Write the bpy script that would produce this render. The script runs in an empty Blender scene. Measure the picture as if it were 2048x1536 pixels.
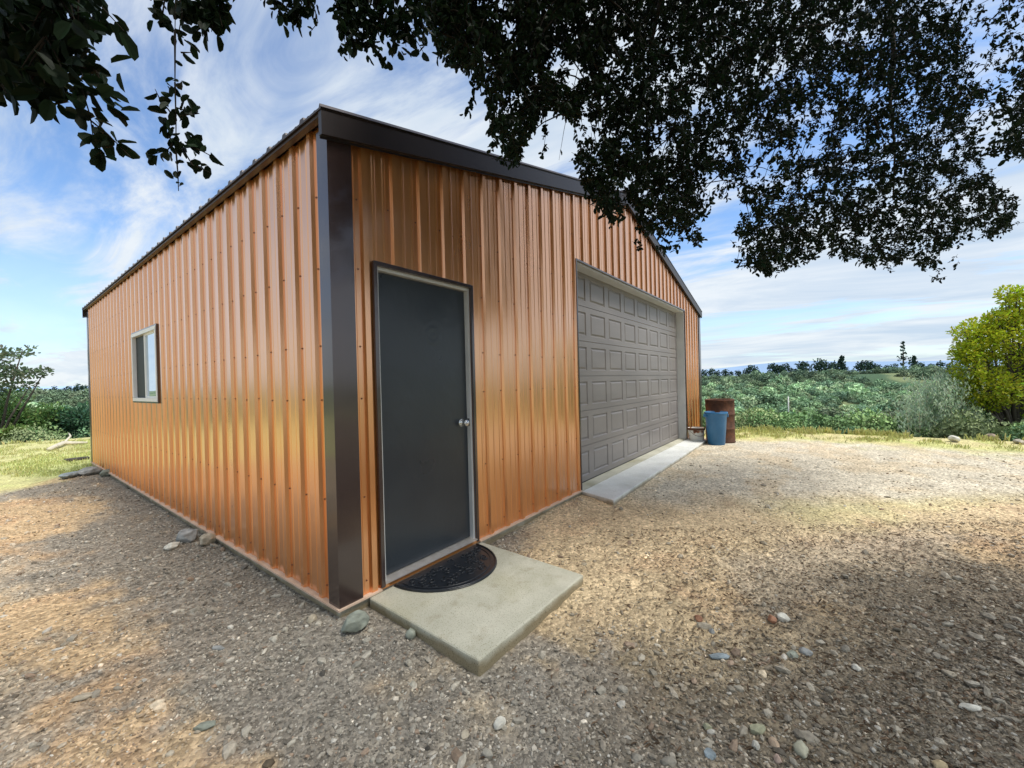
import bpy, bmesh, math, random
import numpy as np
from mathutils import Vector, Matrix
random.seed(7); rng = np.random.default_rng(11)
scn = bpy.context.scene
COL = scn.collection
R = math.radians

# ------------------------------------------------------------------ measures (metres)
W, L = 9.158, 8.616            # building front width, side length
WH = 2.852                     # side wall height
RISE = 0.25                    # roof pitch 3:12
G0, G1, GH = 2.987, 7.770, 2.700
D0, D1, DT, DB = 0.287, 1.155, 2.063, 0.040
CAM = np.array([-1.2548, -2.2486, 1.302])
YAW, PITCH, ROLL, FPX = R(37.188), R(-0.308), R(-1.461), 807.57
def cam_axes():
    F = np.array([math.cos(YAW)*math.cos(PITCH), math.sin(YAW)*math.cos(PITCH), math.sin(PITCH)])
    Rt = np.array([math.sin(YAW), -math.cos(YAW), 0.0]); U = np.cross(Rt, F)
    c, s = math.cos(ROLL), math.sin(ROLL)
    return c*Rt + s*U, -s*Rt + c*U, F
AX, AY, AF = cam_axes()
def at(px, py, d):             # world point seen at photo pixel (2048 wide) at depth d
    return CAM + d*(AF + (px-1024)/FPX*AX - (py-768)/FPX*AY)
def atz(px, py, z=0.0):
    v = AF + (px-1024)/FPX*AX - (py-768)/FPX*AY
    return CAM + v*(z-CAM[2])/v[2]
def proj(P):
    q = np.asarray(P) - CAM
    d = q@AF
    return 1024+FPX*(q@AX)/d, 768-FPX*(q@AY)/d, d

# ------------------------------------------------------------------ noise
_tab = np.random.default_rng(5).random((256, 256))
def vnoise(x, y):
    xi = np.floor(x).astype(int); yi = np.floor(y).astype(int)
    fx = x-xi; fy = y-yi; fx = fx*fx*(3-2*fx); fy = fy*fy*(3-2*fy)
    g = lambda a, b: _tab[a & 255, b & 255]
    return (g(xi, yi)*(1-fx)+g(xi+1, yi)*fx)*(1-fy)+(g(xi, yi+1)*(1-fx)+g(xi+1, yi+1)*fx)*fy
def fbm(x, y, o=4):
    s = 0; a = .5; t = 0
    for i in range(o):
        s = s+a*vnoise(x*2**i+17.3*i, y*2**i+9.1*i); t += a; a *= .5
    return s/t
def ss(t):
    t = np.clip(t, 0, 1); return t*t*(3-2*t)

# ------------------------------------------------------------------ materials
def newmat(name):
    m = bpy.data.materials.new(name); m.use_nodes = True
    nt = m.node_tree; b = nt.nodes['Principled BSDF']
    return m, nt, b
def N(nt, t, **kw):
    n = nt.nodes.new(t)
    for k, v in kw.items():
        if k in n.inputs: n.inputs[k].default_value = v
        else: setattr(n, k, v)
    return n
def ramp(nt, fac, stops):
    r = nt.nodes.new('ShaderNodeValToRGB'); cr = r.color_ramp
    while len(cr.elements) < len(stops): cr.elements.new(0.5)
    for e, (p, c) in zip(cr.elements, stops): e.position = p; e.color = (*c, 1)
    nt.links.new(fac, r.inputs[0]); return r.outputs[0]
def coords(nt, scale=(1, 1, 1)):
    g = nt.nodes.new('ShaderNodeNewGeometry'); mp = nt.nodes.new('ShaderNodeMapping')
    mp.inputs['Scale'].default_value = scale
    nt.links.new(g.outputs['Position'], mp.inputs[0]); return mp.outputs[0]
def noise_mat(name, c1, c2, scale=5, rough=.6, metal=0, bump=0, bscale=None, stretch=(1, 1, 1), detail=5, rvar=0, spec=.5, dist=.01):
    m, nt, b = newmat(name); co = coords(nt, stretch)
    n = N(nt, 'ShaderNodeTexNoise', Scale=scale, Detail=detail); nt.links.new(co, n.inputs['Vector'])
    nt.links.new(ramp(nt, n.outputs['Fac'], [(.3, c1), (.7, c2)]), b.inputs['Base Color'])
    b.inputs['Roughness'].default_value = rough; b.inputs['Metallic'].default_value = metal
    b.inputs['Specular IOR Level'].default_value = spec
    if rvar:
        mr = N(nt, 'ShaderNodeMapRange'); mr.inputs['To Min'].default_value = rough-rvar; mr.inputs['To Max'].default_value = rough+rvar
        nt.links.new(n.outputs['Fac'], mr.inputs['Value']); nt.links.new(mr.outputs[0], b.inputs['Roughness'])
    if bump:
        n2 = N(nt, 'ShaderNodeTexNoise', Scale=bscale or scale*4, Detail=4); nt.links.new(co, n2.inputs['Vector'])
        bp = N(nt, 'ShaderNodeBump', Strength=bump, Distance=dist); nt.links.new(n2.outputs['Fac'], bp.inputs['Height'])
        nt.links.new(bp.outputs[0], b.inputs['Normal'])
    return m
def attr_mat(name, attr='Col', rough=.8, nscale=0, bump=0, bscale=50, transl=0, namp=.35, dist=.01):
    m, nt, b = newmat(name)
    a = nt.nodes.new('ShaderNodeAttribute'); a.attribute_name = attr; c = a.outputs['Color']
    co = coords(nt)
    if nscale:
        n = N(nt, 'ShaderNodeTexNoise', Scale=nscale, Detail=6); nt.links.new(co, n.inputs['Vector'])
        mr = N(nt, 'ShaderNodeMapRange'); mr.inputs['From Min'].default_value = .3; mr.inputs['From Max'].default_value = .7
        mr.inputs['To Min'].default_value = 1-namp; mr.inputs['To Max'].default_value = 1+namp
        nt.links.new(n.outputs['Fac'], mr.inputs['Value'])
        mx = nt.nodes.new('ShaderNodeVectorMath'); mx.operation = 'SCALE'
        nt.links.new(c, mx.inputs[0]); nt.links.new(mr.outputs[0], mx.inputs['Scale']); c = mx.outputs[0]
    nt.links.new(c, b.inputs['Base Color']); b.inputs['Roughness'].default_value = rough
    b.inputs['Specular IOR Level'].default_value = .25
    if bump:
        n2 = N(nt, 'ShaderNodeTexNoise', Scale=bscale, Detail=5); nt.links.new(co, n2.inputs['Vector'])
        bp = N(nt, 'ShaderNodeBump', Strength=bump, Distance=dist); nt.links.new(n2.outputs['Fac'], bp.inputs['Height'])
        nt.links.new(bp.outputs[0], b.inputs['Normal'])
    if transl:
        t = nt.nodes.new('ShaderNodeBsdfTranslucent'); nt.links.new(c, t.inputs[0])
        mx = nt.nodes.new('ShaderNodeMixShader'); mx.inputs[0].default_value = transl
        nt.links.new(b.outputs[0], mx.inputs[1]); nt.links.new(t.outputs[0], mx.inputs[2])
        nt.links.new(mx.outputs[0], nt.nodes['Material Output'].inputs[0])
    return m

def copper_mat():
    m, nt, b = newmat('copper_paint')
    co = coords(nt, (1, 1, .35))
    n = N(nt, 'ShaderNodeTexNoise', Scale=1.3, Detail=5); nt.links.new(co, n.inputs['Vector'])
    nt.links.new(ramp(nt, n.outputs['Fac'], [(.3, (.77, .300, .072)), (.7, (.85, .365, .105))]), b.inputs['Base Color'])
    b.inputs['Metallic'].default_value = .78; b.inputs['Specular IOR Level'].default_value = .6
    mr = N(nt, 'ShaderNodeMapRange'); mr.inputs['To Min'].default_value = .22; mr.inputs['To Max'].default_value = .36
    nt.links.new(n.outputs['Fac'], mr.inputs['Value']); nt.links.new(mr.outputs[0], b.inputs['Roughness'])
    b.inputs['Coat Weight'].default_value = 1; b.inputs['Coat Roughness'].default_value = .2; b.inputs['Coat IOR'].default_value = 2.2
    # gentle oil-canning plus fine brushed streaks
    n2 = N(nt, 'ShaderNodeTexNoise', Scale=2.6, Detail=2); co2 = coords(nt, (1, 1, .28)); nt.links.new(co2, n2.inputs['Vector'])
    n3 = N(nt, 'ShaderNodeTexNoise', Scale=60, Detail=3); co3 = coords(nt, (1, 1, .02)); nt.links.new(co3, n3.inputs['Vector'])
    b1 = N(nt, 'ShaderNodeBump', Strength=.32, Distance=.03); nt.links.new(n2.outputs['Fac'], b1.inputs['Height'])
    b2 = N(nt, 'ShaderNodeBump', Strength=.25, Distance=.002); nt.links.new(n3.outputs['Fac'], b2.inputs['Height'])
    nt.links.new(b1.outputs[0], b2.inputs['Normal']); nt.links.new(b2.outputs[0], b.inputs['Normal'])
    nt.links.new(b2.outputs[0], b.inputs['Coat Normal'])
    return m
M = {}
M['copper'] = copper_mat()
M['brown'] = noise_mat('brown_trim_paint', (.045, .028, .026), (.060, .038, .034), 3, .22, .3, .2, 2.5, dist=.01, rvar=.06, spec=.9)
M['brown'].node_tree.nodes['Principled BSDF'].inputs['Coat Weight'].default_value = .3; M['brown'].node_tree.nodes['Principled BSDF'].inputs['Coat Roughness'].default_value = .1; M['brown'].node_tree.nodes['Principled BSDF'].inputs['Coat IOR'].default_value = 1.9
M['rake'] = noise_mat('rake_trim_shaded', (.018, .013, .013), (.026, .019, .018), 3, .4, .1, .15, 3)  # darker copy of the brown trim, with the rake's shade put into the colour
M['roof'] = noise_mat('roof_paint', (.040, .028, .026), (.060, .042, .038), 3, .45, .1, .2, 3)
M['door'] = noise_mat('door_paint', (.024, .031, .040), (.034, .042, .050), 2.2, .30, 0, .35, 3.0, dist=.02, rvar=.08)
def dent(m):
    nt = m.node_tree; b = nt.nodes['Principled BSDF']; g = nt.nodes.new('ShaderNodeNewGeometry')
    d = nt.nodes.new('ShaderNodeVectorMath'); d.operation = 'DISTANCE'; nt.links.new(g.outputs['Position'], d.inputs[0]); d.inputs[1].default_value = (.80, .03, 1.66)
    n = N(nt, 'ShaderNodeTexNoise', Scale=9); nt.links.new(g.outputs['Position'], n.inputs['Vector'])
    a = N(nt, 'ShaderNodeMath', operation='MULTIPLY_ADD'); nt.links.new(n.outputs['Fac'], a.inputs[0]); a.inputs[1].default_value = .05; nt.links.new(d.outputs['Value'], a.inputs[2])
    s1 = N(nt, 'ShaderNodeMath', operation='MULTIPLY'); nt.links.new(a.outputs[0], s1.inputs[0]); s1.inputs[1].default_value = 95
    s2 = N(nt, 'ShaderNodeMath', operation='SINE'); nt.links.new(s1.outputs[0], s2.inputs[0])
    f = N(nt, 'ShaderNodeMapRange'); nt.links.new(a.outputs[0], f.inputs['Value']); f.inputs['From Min'].default_value = .05; f.inputs['From Max'].default_value = .17; f.inputs['To Min'].default_value = 1; f.inputs['To Max'].default_value = 0
    h = N(nt, 'ShaderNodeMath', operation='MULTIPLY'); nt.links.new(s2.outputs[0], h.inputs[0]); nt.links.new(f.outputs[0], h.inputs[1])
    bp = N(nt, 'ShaderNodeBump', Strength=.5, Distance=.0015); nt.links.new(h.outputs[0], bp.inputs['Height'])
    old = b.inputs['Normal'].links[0].from_socket; nt.links.new(old, bp.inputs['Normal']); nt.links.new(bp.outputs[0], b.inputs['Normal'])
dent(M['door'])
M['garage'] = noise_mat('garage_door_paint', (.185, .170, .162), (.235, .215, .203), 4, .42, 0, .35, 60, stretch=(.25, 1, 1), dist=.003)
M['white'] = noise_mat('white_trim', (.50, .50, .48), (.60, .59, .57), 5, .45, 0, .1)
M['jamb'] = noise_mat('jamb_grey', (.58, .59, .58), (.68, .68, .66), 5, .4, .1, .1)
M['steel'] = noise_mat('steel', (.55, .55, .54), (.70, .70, .68), 20, .25, .9)
M['thresh'] = noise_mat('threshold_metal', (.62, .56, .50), (.75, .70, .64), 20, .35, .6)
M['vinyl'] = noise_mat('window_vinyl', (.76, .75, .73), (.82, .81, .79), 8, .4)
M['screen'] = noise_mat('insect_screen', (.008, .012, .014), (.014, .02, .022), 40, .6)
M['rubber'] = noise_mat('black_rubber', (.006, .008, .011), (.014, .017, .022), 30, .32, 0, .3, 120, dist=.002)
M['concrete'] = noise_mat('concrete', (.40, .395, .31), (.53, .52, .42), 2.5, .85, 0, .4, 90, dist=.004, detail=10)
M['apron'] = noise_mat('pale_concrete', (.62, .64, .62), (.75, .76, .73), 2.5, .8, 0, .35, 90, dist=.004, detail=10)
def concrete_mat(name, a, b_, stain):
    m, nt, b = newmat(name); co = coords(nt)
    def noi(sc, d=6):
        n = N(nt, 'ShaderNodeTexNoise', Scale=sc, Detail=d); nt.links.new(co, n.inputs['Vector']); return n.outputs['Fac']
    base = ramp(nt, noi(3.2, 10), [(.3, a), (.7, b_)]); st = ramp(nt, noi(1.7, 8), [(.52, (1, 1, 1)), (.68, stain)]); sp_ = ramp(nt, noi(160, 2), [(.34, (.55, .55, .5)), (.42, (1, 1, 1))])
    g = nt.nodes.new('ShaderNodeNewGeometry'); sx = nt.nodes.new('ShaderNodeSeparateXYZ'); nt.links.new(g.outputs['Position'], sx.inputs[0])
    ad = N(nt, 'ShaderNodeMath', operation='MULTIPLY_ADD'); nt.links.new(noi(9), ad.inputs[0]); ad.inputs[1].default_value = .08; nt.links.new(sx.outputs[2], ad.inputs[2])
    dirt = ramp(nt, ad.outputs[0], [(0.0, (.55, .47, .36)), (.035, (1, 1, 1))]); c = base
    for o_ in (st, sp_, dirt):
        mx = nt.nodes.new('ShaderNodeMix'); mx.data_type = 'RGBA'; mx.blend_type = 'MULTIPLY'; mx.inputs['Factor'].default_value = 1
        nt.links.new(c, mx.inputs['A']); nt.links.new(o_, mx.inputs['B']); c = mx.outputs['Result']
    nt.links.new(c, b.inputs['Base Color']); b.inputs['Roughness'].default_value = .85
    bp = N(nt, 'ShaderNodeBump', Strength=.5, Distance=.004); nt.links.new(noi(70, 8), bp.inputs['Height']); nt.links.new(bp.outputs[0], b.inputs['Normal'])
    return m
M['concrete'] = concrete_mat('concrete', (.40, .39, .30), (.55, .535, .43), (.78, .76, .66))
M['apron'] = concrete_mat('pale_concrete', (.60, .61, .58), (.73, .74, .70), (.86, .85, .80))
M['wood'] = noise_mat('sill_wood', (.55, .38, .26), (.72, .54, .40), 8, .6, 0, .2, 40)
M['screw'] = noise_mat('screw_metal', (.20, .08, .04), (.26, .12, .06), 20, .35, .5)
M['rust'] = noise_mat('rusty_steel', (.040, .018, .011), (.15, .060, .028), 7, .85, .1, .6, 30, detail=8)
M['soot'] = noise_mat('sooty_inside', (.02, .015, .012), (.05, .035, .028), 7, .9)
M['ash'] = noise_mat('ash', (.45, .42, .38), (.6, .56, .5), 12, .95)
M['blue'] = noise_mat('blue_plastic', (.014, .12, .28), (.04, .18, .37), 4, .4, 0, .2, 15)
M['bark'] = noise_mat('bark', (.035, .028, .022), (.09, .075, .06), 9, .9, 0, .9, 20, dist=.03, stretch=(1, 1, .3))
M['twig'] = noise_mat('twig', (.014, .011, .009), (.03, .024, .018), 20, .9, spec=.1)
M['leaf'] = attr_mat('oak_leaf', transl=.2, rough=.5)
M['leaf'].node_tree.nodes['Principled BSDF'].inputs['Specular IOR Level'].default_value = .1
M['bright'] = attr_mat('bush_leaf', transl=.35, rough=.5)
M['far'] = attr_mat('far_foliage', rough=.9)
M['grass'] = attr_mat('grass_blade', rough=.7, transl=.3)
M['pebble'] = attr_mat('pebble', rough=.8, nscale=60, namp=.25)
M['stone'] = attr_mat('stone', rough=.85, nscale=22, bump=.6, bscale=40, namp=.3, dist=.01)

def glass_mat():
    m, nt, b = newmat('window_glass')
    b.inputs['Base Color'].default_value = (.62, .78, .92, 1); b.inputs['Roughness'].default_value = .03; b.inputs['Metallic'].default_value = .8
    b.inputs['IOR'].default_value = 3.6; b.inputs['Specular IOR Level'].default_value = .9
    n = N(nt, 'ShaderNodeTexNoise', Scale=1.5, Detail=2); nt.links.new(coords(nt), n.inputs['Vector'])
    bp = N(nt, 'ShaderNodeBump', Strength=.1, Distance=.01); nt.links.new(n.outputs['Fac'], bp.inputs['Height'])
    nt.links.new(bp.outputs[0], b.inputs['Normal'])
    return m
M['glass'] = glass_mat()
def bucket_mat():
    m, nt, b = newmat('rusty_white_enamel'); co = coords(nt)
    n = N(nt, 'ShaderNodeTexNoise', Scale=8, Detail=7); nt.links.new(co, n.inputs['Vector'])
    nt.links.new(ramp(nt, n.outputs['Fac'], [(.60, (.74, .73, .68)), (.63, (.38, .16, .06)), (.66, (.12, .04, .02))]), b.inputs['Base Color'])
    b.inputs['Roughness'].default_value = .6
    return m
M['bucket'] = bucket_mat()

def ground_mat():
    m, nt, b = newmat('ground_soil')
    a = nt.nodes.new('ShaderNodeAttribute'); a.attribute_name = 'Col'
    co = coords(nt)
    def noi(s, d=6):
        n = N(nt, 'ShaderNodeTexNoise', Scale=s, Detail=d); nt.links.new(co, n.inputs['Vector']); return n.outputs['Fac']
    def mrange(v, lo, hi, f0=.3, f1=.7):
        mr = N(nt, 'ShaderNodeMapRange'); mr.inputs['From Min'].default_value = f0; mr.inputs['From Max'].default_value = f1
        mr.inputs['To Min'].default_value = lo; mr.inputs['To Max'].default_value = hi; nt.links.new(v, mr.inputs['Value']); return mr.outputs[0]
    v = N(nt, 'ShaderNodeTexVoronoi', Scale=55); nt.links.new(co, v.inputs['Vector'])
    sep = nt.nodes.new('ShaderNodeSeparateColor'); nt.links.new(v.outputs['Color'], sep.inputs[0])
    m1 = N(nt, 'ShaderNodeMath', operation='MULTIPLY'); nt.links.new(mrange(noi(30), .72, 1.3), m1.inputs[0]); nt.links.new(mrange(sep.outputs[0], .65, 1.35, 0, 1), m1.inputs[1])
    m2 = N(nt, 'ShaderNodeMath', operation='MULTIPLY'); nt.links.new(m1.outputs[0], m2.inputs[0]); nt.links.new(mrange(noi(3), .85, 1.15), m2.inputs[1])
    sc = nt.nodes.new('ShaderNodeVectorMath'); sc.operation = 'SCALE'
    nt.links.new(a.outputs['Color'], sc.inputs[0]); nt.links.new(m2.outputs[0], sc.inputs['Scale'])
    nt.links.new(sc.outputs[0], b.inputs['Base Color'])
    b.inputs['Roughness'].default_value = .95; b.inputs['Specular IOR Level'].default_value = .15
    b1 = N(nt, 'ShaderNodeBump', Strength=.8, Distance=.012); nt.links.new(v.outputs['Distance'], b1.inputs['Height']); b1.invert = True
    b2 = N(nt, 'ShaderNodeBump', Strength=.8, Distance=.02); nt.links.new(noi(25, 8), b2.inputs['Height'])
    nt.links.new(b1.outputs[0], b2.inputs['Normal']); nt.links.new(b2.outputs[0], b.inputs['Normal'])
    return m
M['ground'] = ground_mat()
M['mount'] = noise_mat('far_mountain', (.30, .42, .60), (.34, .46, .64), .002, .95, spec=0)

# ------------------------------------------------------------------ mesh helpers
class MB:
    def __init__(s): s.v = []; s.f = []; s.mi = []
    def add(s, vs, fs, mi=0):
        o = len(s.v); s.v += [tuple(map(float, v)) for v in vs]
        for f in fs: s.f.append(tuple(i+o for i in f)); s.mi.append(mi)
    def quad(s, a, b, c, d, mi=0): s.add([a, b, c, d], [(0, 1, 2, 3)], mi)
    def box(s, x0, y0, z0, x1, y1, z1, mi=0):
        vs = [(x, y, z) for z in (z0, z1) for y in (y0, y1) for x in (x0, x1)]
        s.add(vs, [(0, 2, 3, 1), (4, 5, 7, 6), (0, 1, 5, 4), (2, 6, 7, 3), (0, 4, 6, 2), (1, 3, 7, 5)], mi)
    def prism(s, poly, ext, mi=0):      # poly list of 3d pts, extruded by vector ext
        n = len(poly); e = Vector(ext)
        vs = [Vector(p) for p in poly]+[Vector(p)+e for p in poly]
        s.add(vs, [tuple(range(n))[::-1], tuple(range(n, 2*n))]+[(i, (i+1) % n, n+(i+1) % n, n+i) for i in range(n)], mi)
    def tube(s, pts, radii, k=8, mi=0, cap=True):
        P = [Vector(p) for p in pts]; n = len(P); o = len(s.v); ref = None
        for i, p in enumerate(P):
            t = (P[min(i+1, n-1)]-P[max(i-1, 0)]).normalized()
            if ref is None: ref = t.orthogonal().normalized()
            ref = (ref-t*ref.dot(t)).normalized(); b = t.cross(ref)
            r = float(radii[i] if hasattr(radii, "__len__") else radii)
            for j in range(k):
                a = 2*math.pi*j/k; q = p+r*(math.cos(a)*ref+math.sin(a)*b); s.v.append(tuple(q))
        for i in range(n-1):
            for j in range(k):
                s.f.append((o+i*k+j, o+i*k+(j+1) % k, o+(i+1)*k+(j+1) % k, o+(i+1)*k+j)); s.mi.append(mi)
        if cap:
            s.f.append(tuple(o+j for j in range(k))[::-1]); s.f.append(tuple(o+(n-1)*k+j for j in range(k))); s.mi += [mi, mi]
    def lathe(s, prof, c, k=32, mi=0, wob=0):
        o = len(s.v)
        for i, (r, z) in enumerate(prof):
            for j in range(k):
                a = 2*math.pi*j/k; rr = r*(1+wob*math.sin(3*a+z*9)+wob*.6*math.sin(7*a-z*20))
                s.v.append((c[0]+rr*math.cos(a), c[1]+rr*math.sin(a), c[2]+z))
        for i in range(len(prof)-1):
            for j in range(k):
                s.f.append((o+i*k+j, o+i*k+(j+1) % k, o+(i+1)*k+(j+1) % k, o+(i+1)*k+j)); s.mi.append(mi)
    def build(s, name, mats, parent=None, smooth=False, bevel=0, seg=2, origin=None):
        me = bpy.data.meshes.new(name)
        if not isinstance(mats, (list, tuple)): mats = [mats]
        v = s.v
        if origin is not None: v = [(a-origin[0], b-origin[1], c-origin[2]) for a, b, c in v]
        me.from_pydata(v, [], s.f)
        for m in mats: me.materials.append(m)
        me.polygons.foreach_set('material_index', s.mi)
        if smooth: me.polygons.foreach_set('use_smooth', [True]*len(me.polygons))
        if bevel:
            bm = bmesh.new(); bm.from_mesh(me); bmesh.ops.remove_doubles(bm, verts=bm.verts, dist=1e-5)
            es = [e for e in bm.edges if len(e.link_faces) == 2 and e.calc_face_angle(0) > .5]
            bmesh.ops.bevel(bm, geom=es, offset=bevel, segments=seg, profile=.6, affect='EDGES', clamp_overlap=True)
            bm.to_mesh(me); bm.free()
        me.update()
        o = bpy.data.objects.new(name, me); COL.objects.link(o)
        if origin is not None: o.location = origin
        if parent: attach(o, parent)
        return o
def attach(o, parent):
    o.parent = parent
    o.matrix_parent_inverse = Matrix.Translation(-Vector(parent.location)) @ Matrix.Identity(4) if parent.type == 'EMPTY' and parent.parent is None else Matrix.Identity(4)
def npmesh(name, V, F, mat, parent=None, col=None, smooth=False, domain='POINT'):
    V = np.asarray(V, np.float32).reshape(-1, 3); F = np.asarray(F, np.int32); k = F.shape[1]
    me = bpy.data.meshes.new(name)
    me.vertices.add(len(V)); me.vertices.foreach_set('co', V.ravel())
    me.loops.add(F.size); me.loops.foreach_set('vertex_index', F.ravel())
    me.polygons.add(len(F)); me.polygons.foreach_set('loop_start', np.arange(0, F.size, k, dtype=np.int32))
    try: me.polygons.foreach_set('loop_total', np.full(len(F), k, np.int32))
    except Exception: pass
    me.update(calc_edges=True)
    me.polygons.foreach_set('use_smooth', np.full(len(F), smooth, bool))
    if col is not None:
        ca = me.color_attributes.new('Col', 'FLOAT_COLOR', 'POINT')
        c4 = np.ones((len(V), 4), np.float32); c4[:, :3] = col; ca.data.foreach_set('color', c4.ravel())
    me.materials.append(mat); me.update()
    o = bpy.data.objects.new(name, me); COL.objects.link(o)
    if parent: attach(o, parent)
    return o
def tag(o, label=None, cat=None, group=None, kind=None):
    if label: o['label'] = label
    if cat: o['category'] = cat
    if group: o['group'] = group
    if kind: o['kind'] = kind
    return o
def thing(name, loc, label, cat, group=None):
    o = bpy.data.objects.new(name, None); COL.objects.link(o); o.location = tuple(map(float, loc)); o.empty_display_size = .2
    return tag(o, label, cat, group)

# ------------------------------------------------------------------ terrain
def edge_dist(x, y):
    wob = 1.2*(fbm(x*.12+3, y*.12+8, 2)-.5)
    a = x-10.35+wob*.4; b = y-18.0+wob*3
    out = np.hypot(np.maximum(a, 0), np.maximum(b, 0))
    return np.where((a > 0) | (b > 0), out, np.maximum(a, b))
def terrain(x, y):
    x = np.asarray(x, float); y = np.asarray(y, float)
    e = edge_dist(x, y)
    z = -0.05+0*x
    # pad stands a little above the lawn on the left / behind
    lawn = ss((y-(7.9+.9*np.clip(x, -9, 1.2)))/1.3)*ss((2.5-x)/1.5)
    lawn = np.maximum(lawn, ss((y-9.2)/1.0))
    z = z-.20*lawn
    z = z-.035*np.exp(-((x-.3)**2+(y+1.1)**2)/.5)                 # worn low spot at the slab's outer corner
    z = z+.05*ss((-x-.35)/1.5)*ss((6-y)/3)*ss((y+1.0)/1.5)          # banked soil on the left
    z = z+.016*ss((x-1.6)/.8)*ss((.5-np.abs(y+.0))/.5)             # soil close to the wall foot
    z = z+(fbm(x*1.1, y*1.1, 3)-.5)*.03*ss((3-np.abs(e+5))/1+2)
    zf = -15.5*ss(e/50)+16.6*ss((e-58)/115)+(fbm(x*.016+4, y*.016, 4)-.5)*11*ss((e-20)/60)*(1-.8*ss((e-110)/60))
    zf = zf-.30*ss(e/1.0)
    z = z+np.where(e > 0, zf, 0)
    return z
def micro(x, y):
    d = np.hypot(x+1, y+1.5)
    return (fbm(x*7, y*7, 3)-.5)*.022*ss((14-d)/6)+(fbm(x*26, y*26, 2)-.5)*.010*ss((7-d)/3)

TAN = np.array([.305, .235, .150]); ORANGE = np.array([.275, .195, .125]); GREYG = np.array([.142, .136, .122])
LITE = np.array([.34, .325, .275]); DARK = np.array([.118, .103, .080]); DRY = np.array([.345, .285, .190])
GRASSY = np.array([.30, .32, .11]); LAWN = np.array([.325, .355, .15]); FARG = np.array([.060, .105, .055])
def zone_colour(x, y):
    x = np.asarray(x, float); y = np.asarray(y, float)
    dx = x-CAM[0]; dy = y-CAM[1]
    fw = dx*math.cos(YAW)+dy*math.sin(YAW); rt = dx*math.sin(YAW)-dy*math.cos(YAW)
    n1 = fbm(x*.9, y*.9, 4); n2 = fbm(x*2.3+7, y*2.3+3, 4); n3 = fbm(x*.5+30, y*.5+11, 3)
    n4 = fbm(x*8+3, y*8+5, 3)-.5; n1 = n1+n4*.30; n2 = n2+n4*.34; n3 = n3+n4*.2
    mix = lambda c, t, k: c*(1-k[..., None])+t*k[..., None]
    c = np.zeros(x.shape+(3,))+TAN
    c = mix(c, ORANGE, ss((n2-.55)/.10)*.65)
    c = mix(c, LITE*.85, ss((n1-.56)/.1)*.5)
    # grey gravel band along the side wall
    k = ss((1.05+1.0*(n1-.5)*2+x)/.5)*ss((.6-x)/.5)*ss((y+1.6+(n2-.5)*2)/.8)*ss((11-y)/1.5)
    c = mix(c, GREYG, k*.92)
    # grey-tan in front of the camera and around the slab
    k = ss((rt+.55+(n2-.5)*1.6)/.8)*ss((2.5-fw)/.5)
    c = mix(c, mix(np.zeros(c.shape)+np.array([.215, .185, .132]), GREYG*1.1, ss((n1-.5)/.12)), k*.85)
    # grey gravel beside the front wall
    k = ss((.42+(n2-.5)*.5+y)/.2)*ss((x-1.0)/.3)*ss((3.4-x)/.6)
    c = mix(c, GREYG*1.05, k*.8)
    # dry straw-coloured dirt to the right of the slab
    b0 = 2.05+.30*(rt-.5)+(n1-.5)*1.3
    k = ss((fw-b0)/.55)*ss((rt+.1)/.4)
    c = mix(c, mix(np.zeros(c.shape)+DRY, ORANGE*1.05, ss((n2-.56)/.1)*.35), k*.9)
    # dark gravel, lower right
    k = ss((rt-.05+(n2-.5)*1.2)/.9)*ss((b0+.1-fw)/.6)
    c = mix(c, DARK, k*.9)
    # greenish dry grass patch then light driveway
    k = ss((fw-3.1-.15*rt+(n1-.5))/.5)*ss((4.8-fw)/.8)*ss((rt-2.2)/.8)
    c = mix(c, np.array([.33, .32, .16]), k*.6)
    k = ss((fw-3.9+(n1-.5)*1.2)/.8)*ss((rt-1.0)/.8)
    c = mix(c, mix(np.zeros(c.shape)+LITE*1.02, DRY, ss((n2-.5)/.15)*.5), k*.85)
    k = ss((x-8.15+(n1-.5)*1.6)/.8)*ss((12-y)/2)
    c = mix(c, GRASSY, k*.85); c = mix(c, DRY*1.05, k*ss((n2-.5)/.1)*.5)
    # lawn on the left
    lawn = np.maximum(ss((y-(7.55+.9*np.clip(x, -9, 1.2))+(n2-.5)*.9)/.6)*ss((2.5-x)/1.5), ss((y-9.2)/1.0))
    c = mix(c, mix(np.zeros(c.shape)+LAWN, DRY, ss((n3-.48)/.15)*.35), lawn)
    k = ss((-x-8)/3); c = mix(c, LAWN*.9, k*.7)
    e = edge_dist(x, y)
    c = c*1.5*np.array([1.04, .995, .93])
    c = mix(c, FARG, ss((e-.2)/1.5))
    nf = fbm(x*.03, y*.03, 4)
    c = mix(c, np.array([.20, .23, .11]), ss((e-40)/50)*ss((nf-.56)/.06)*.8)
    return c

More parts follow.
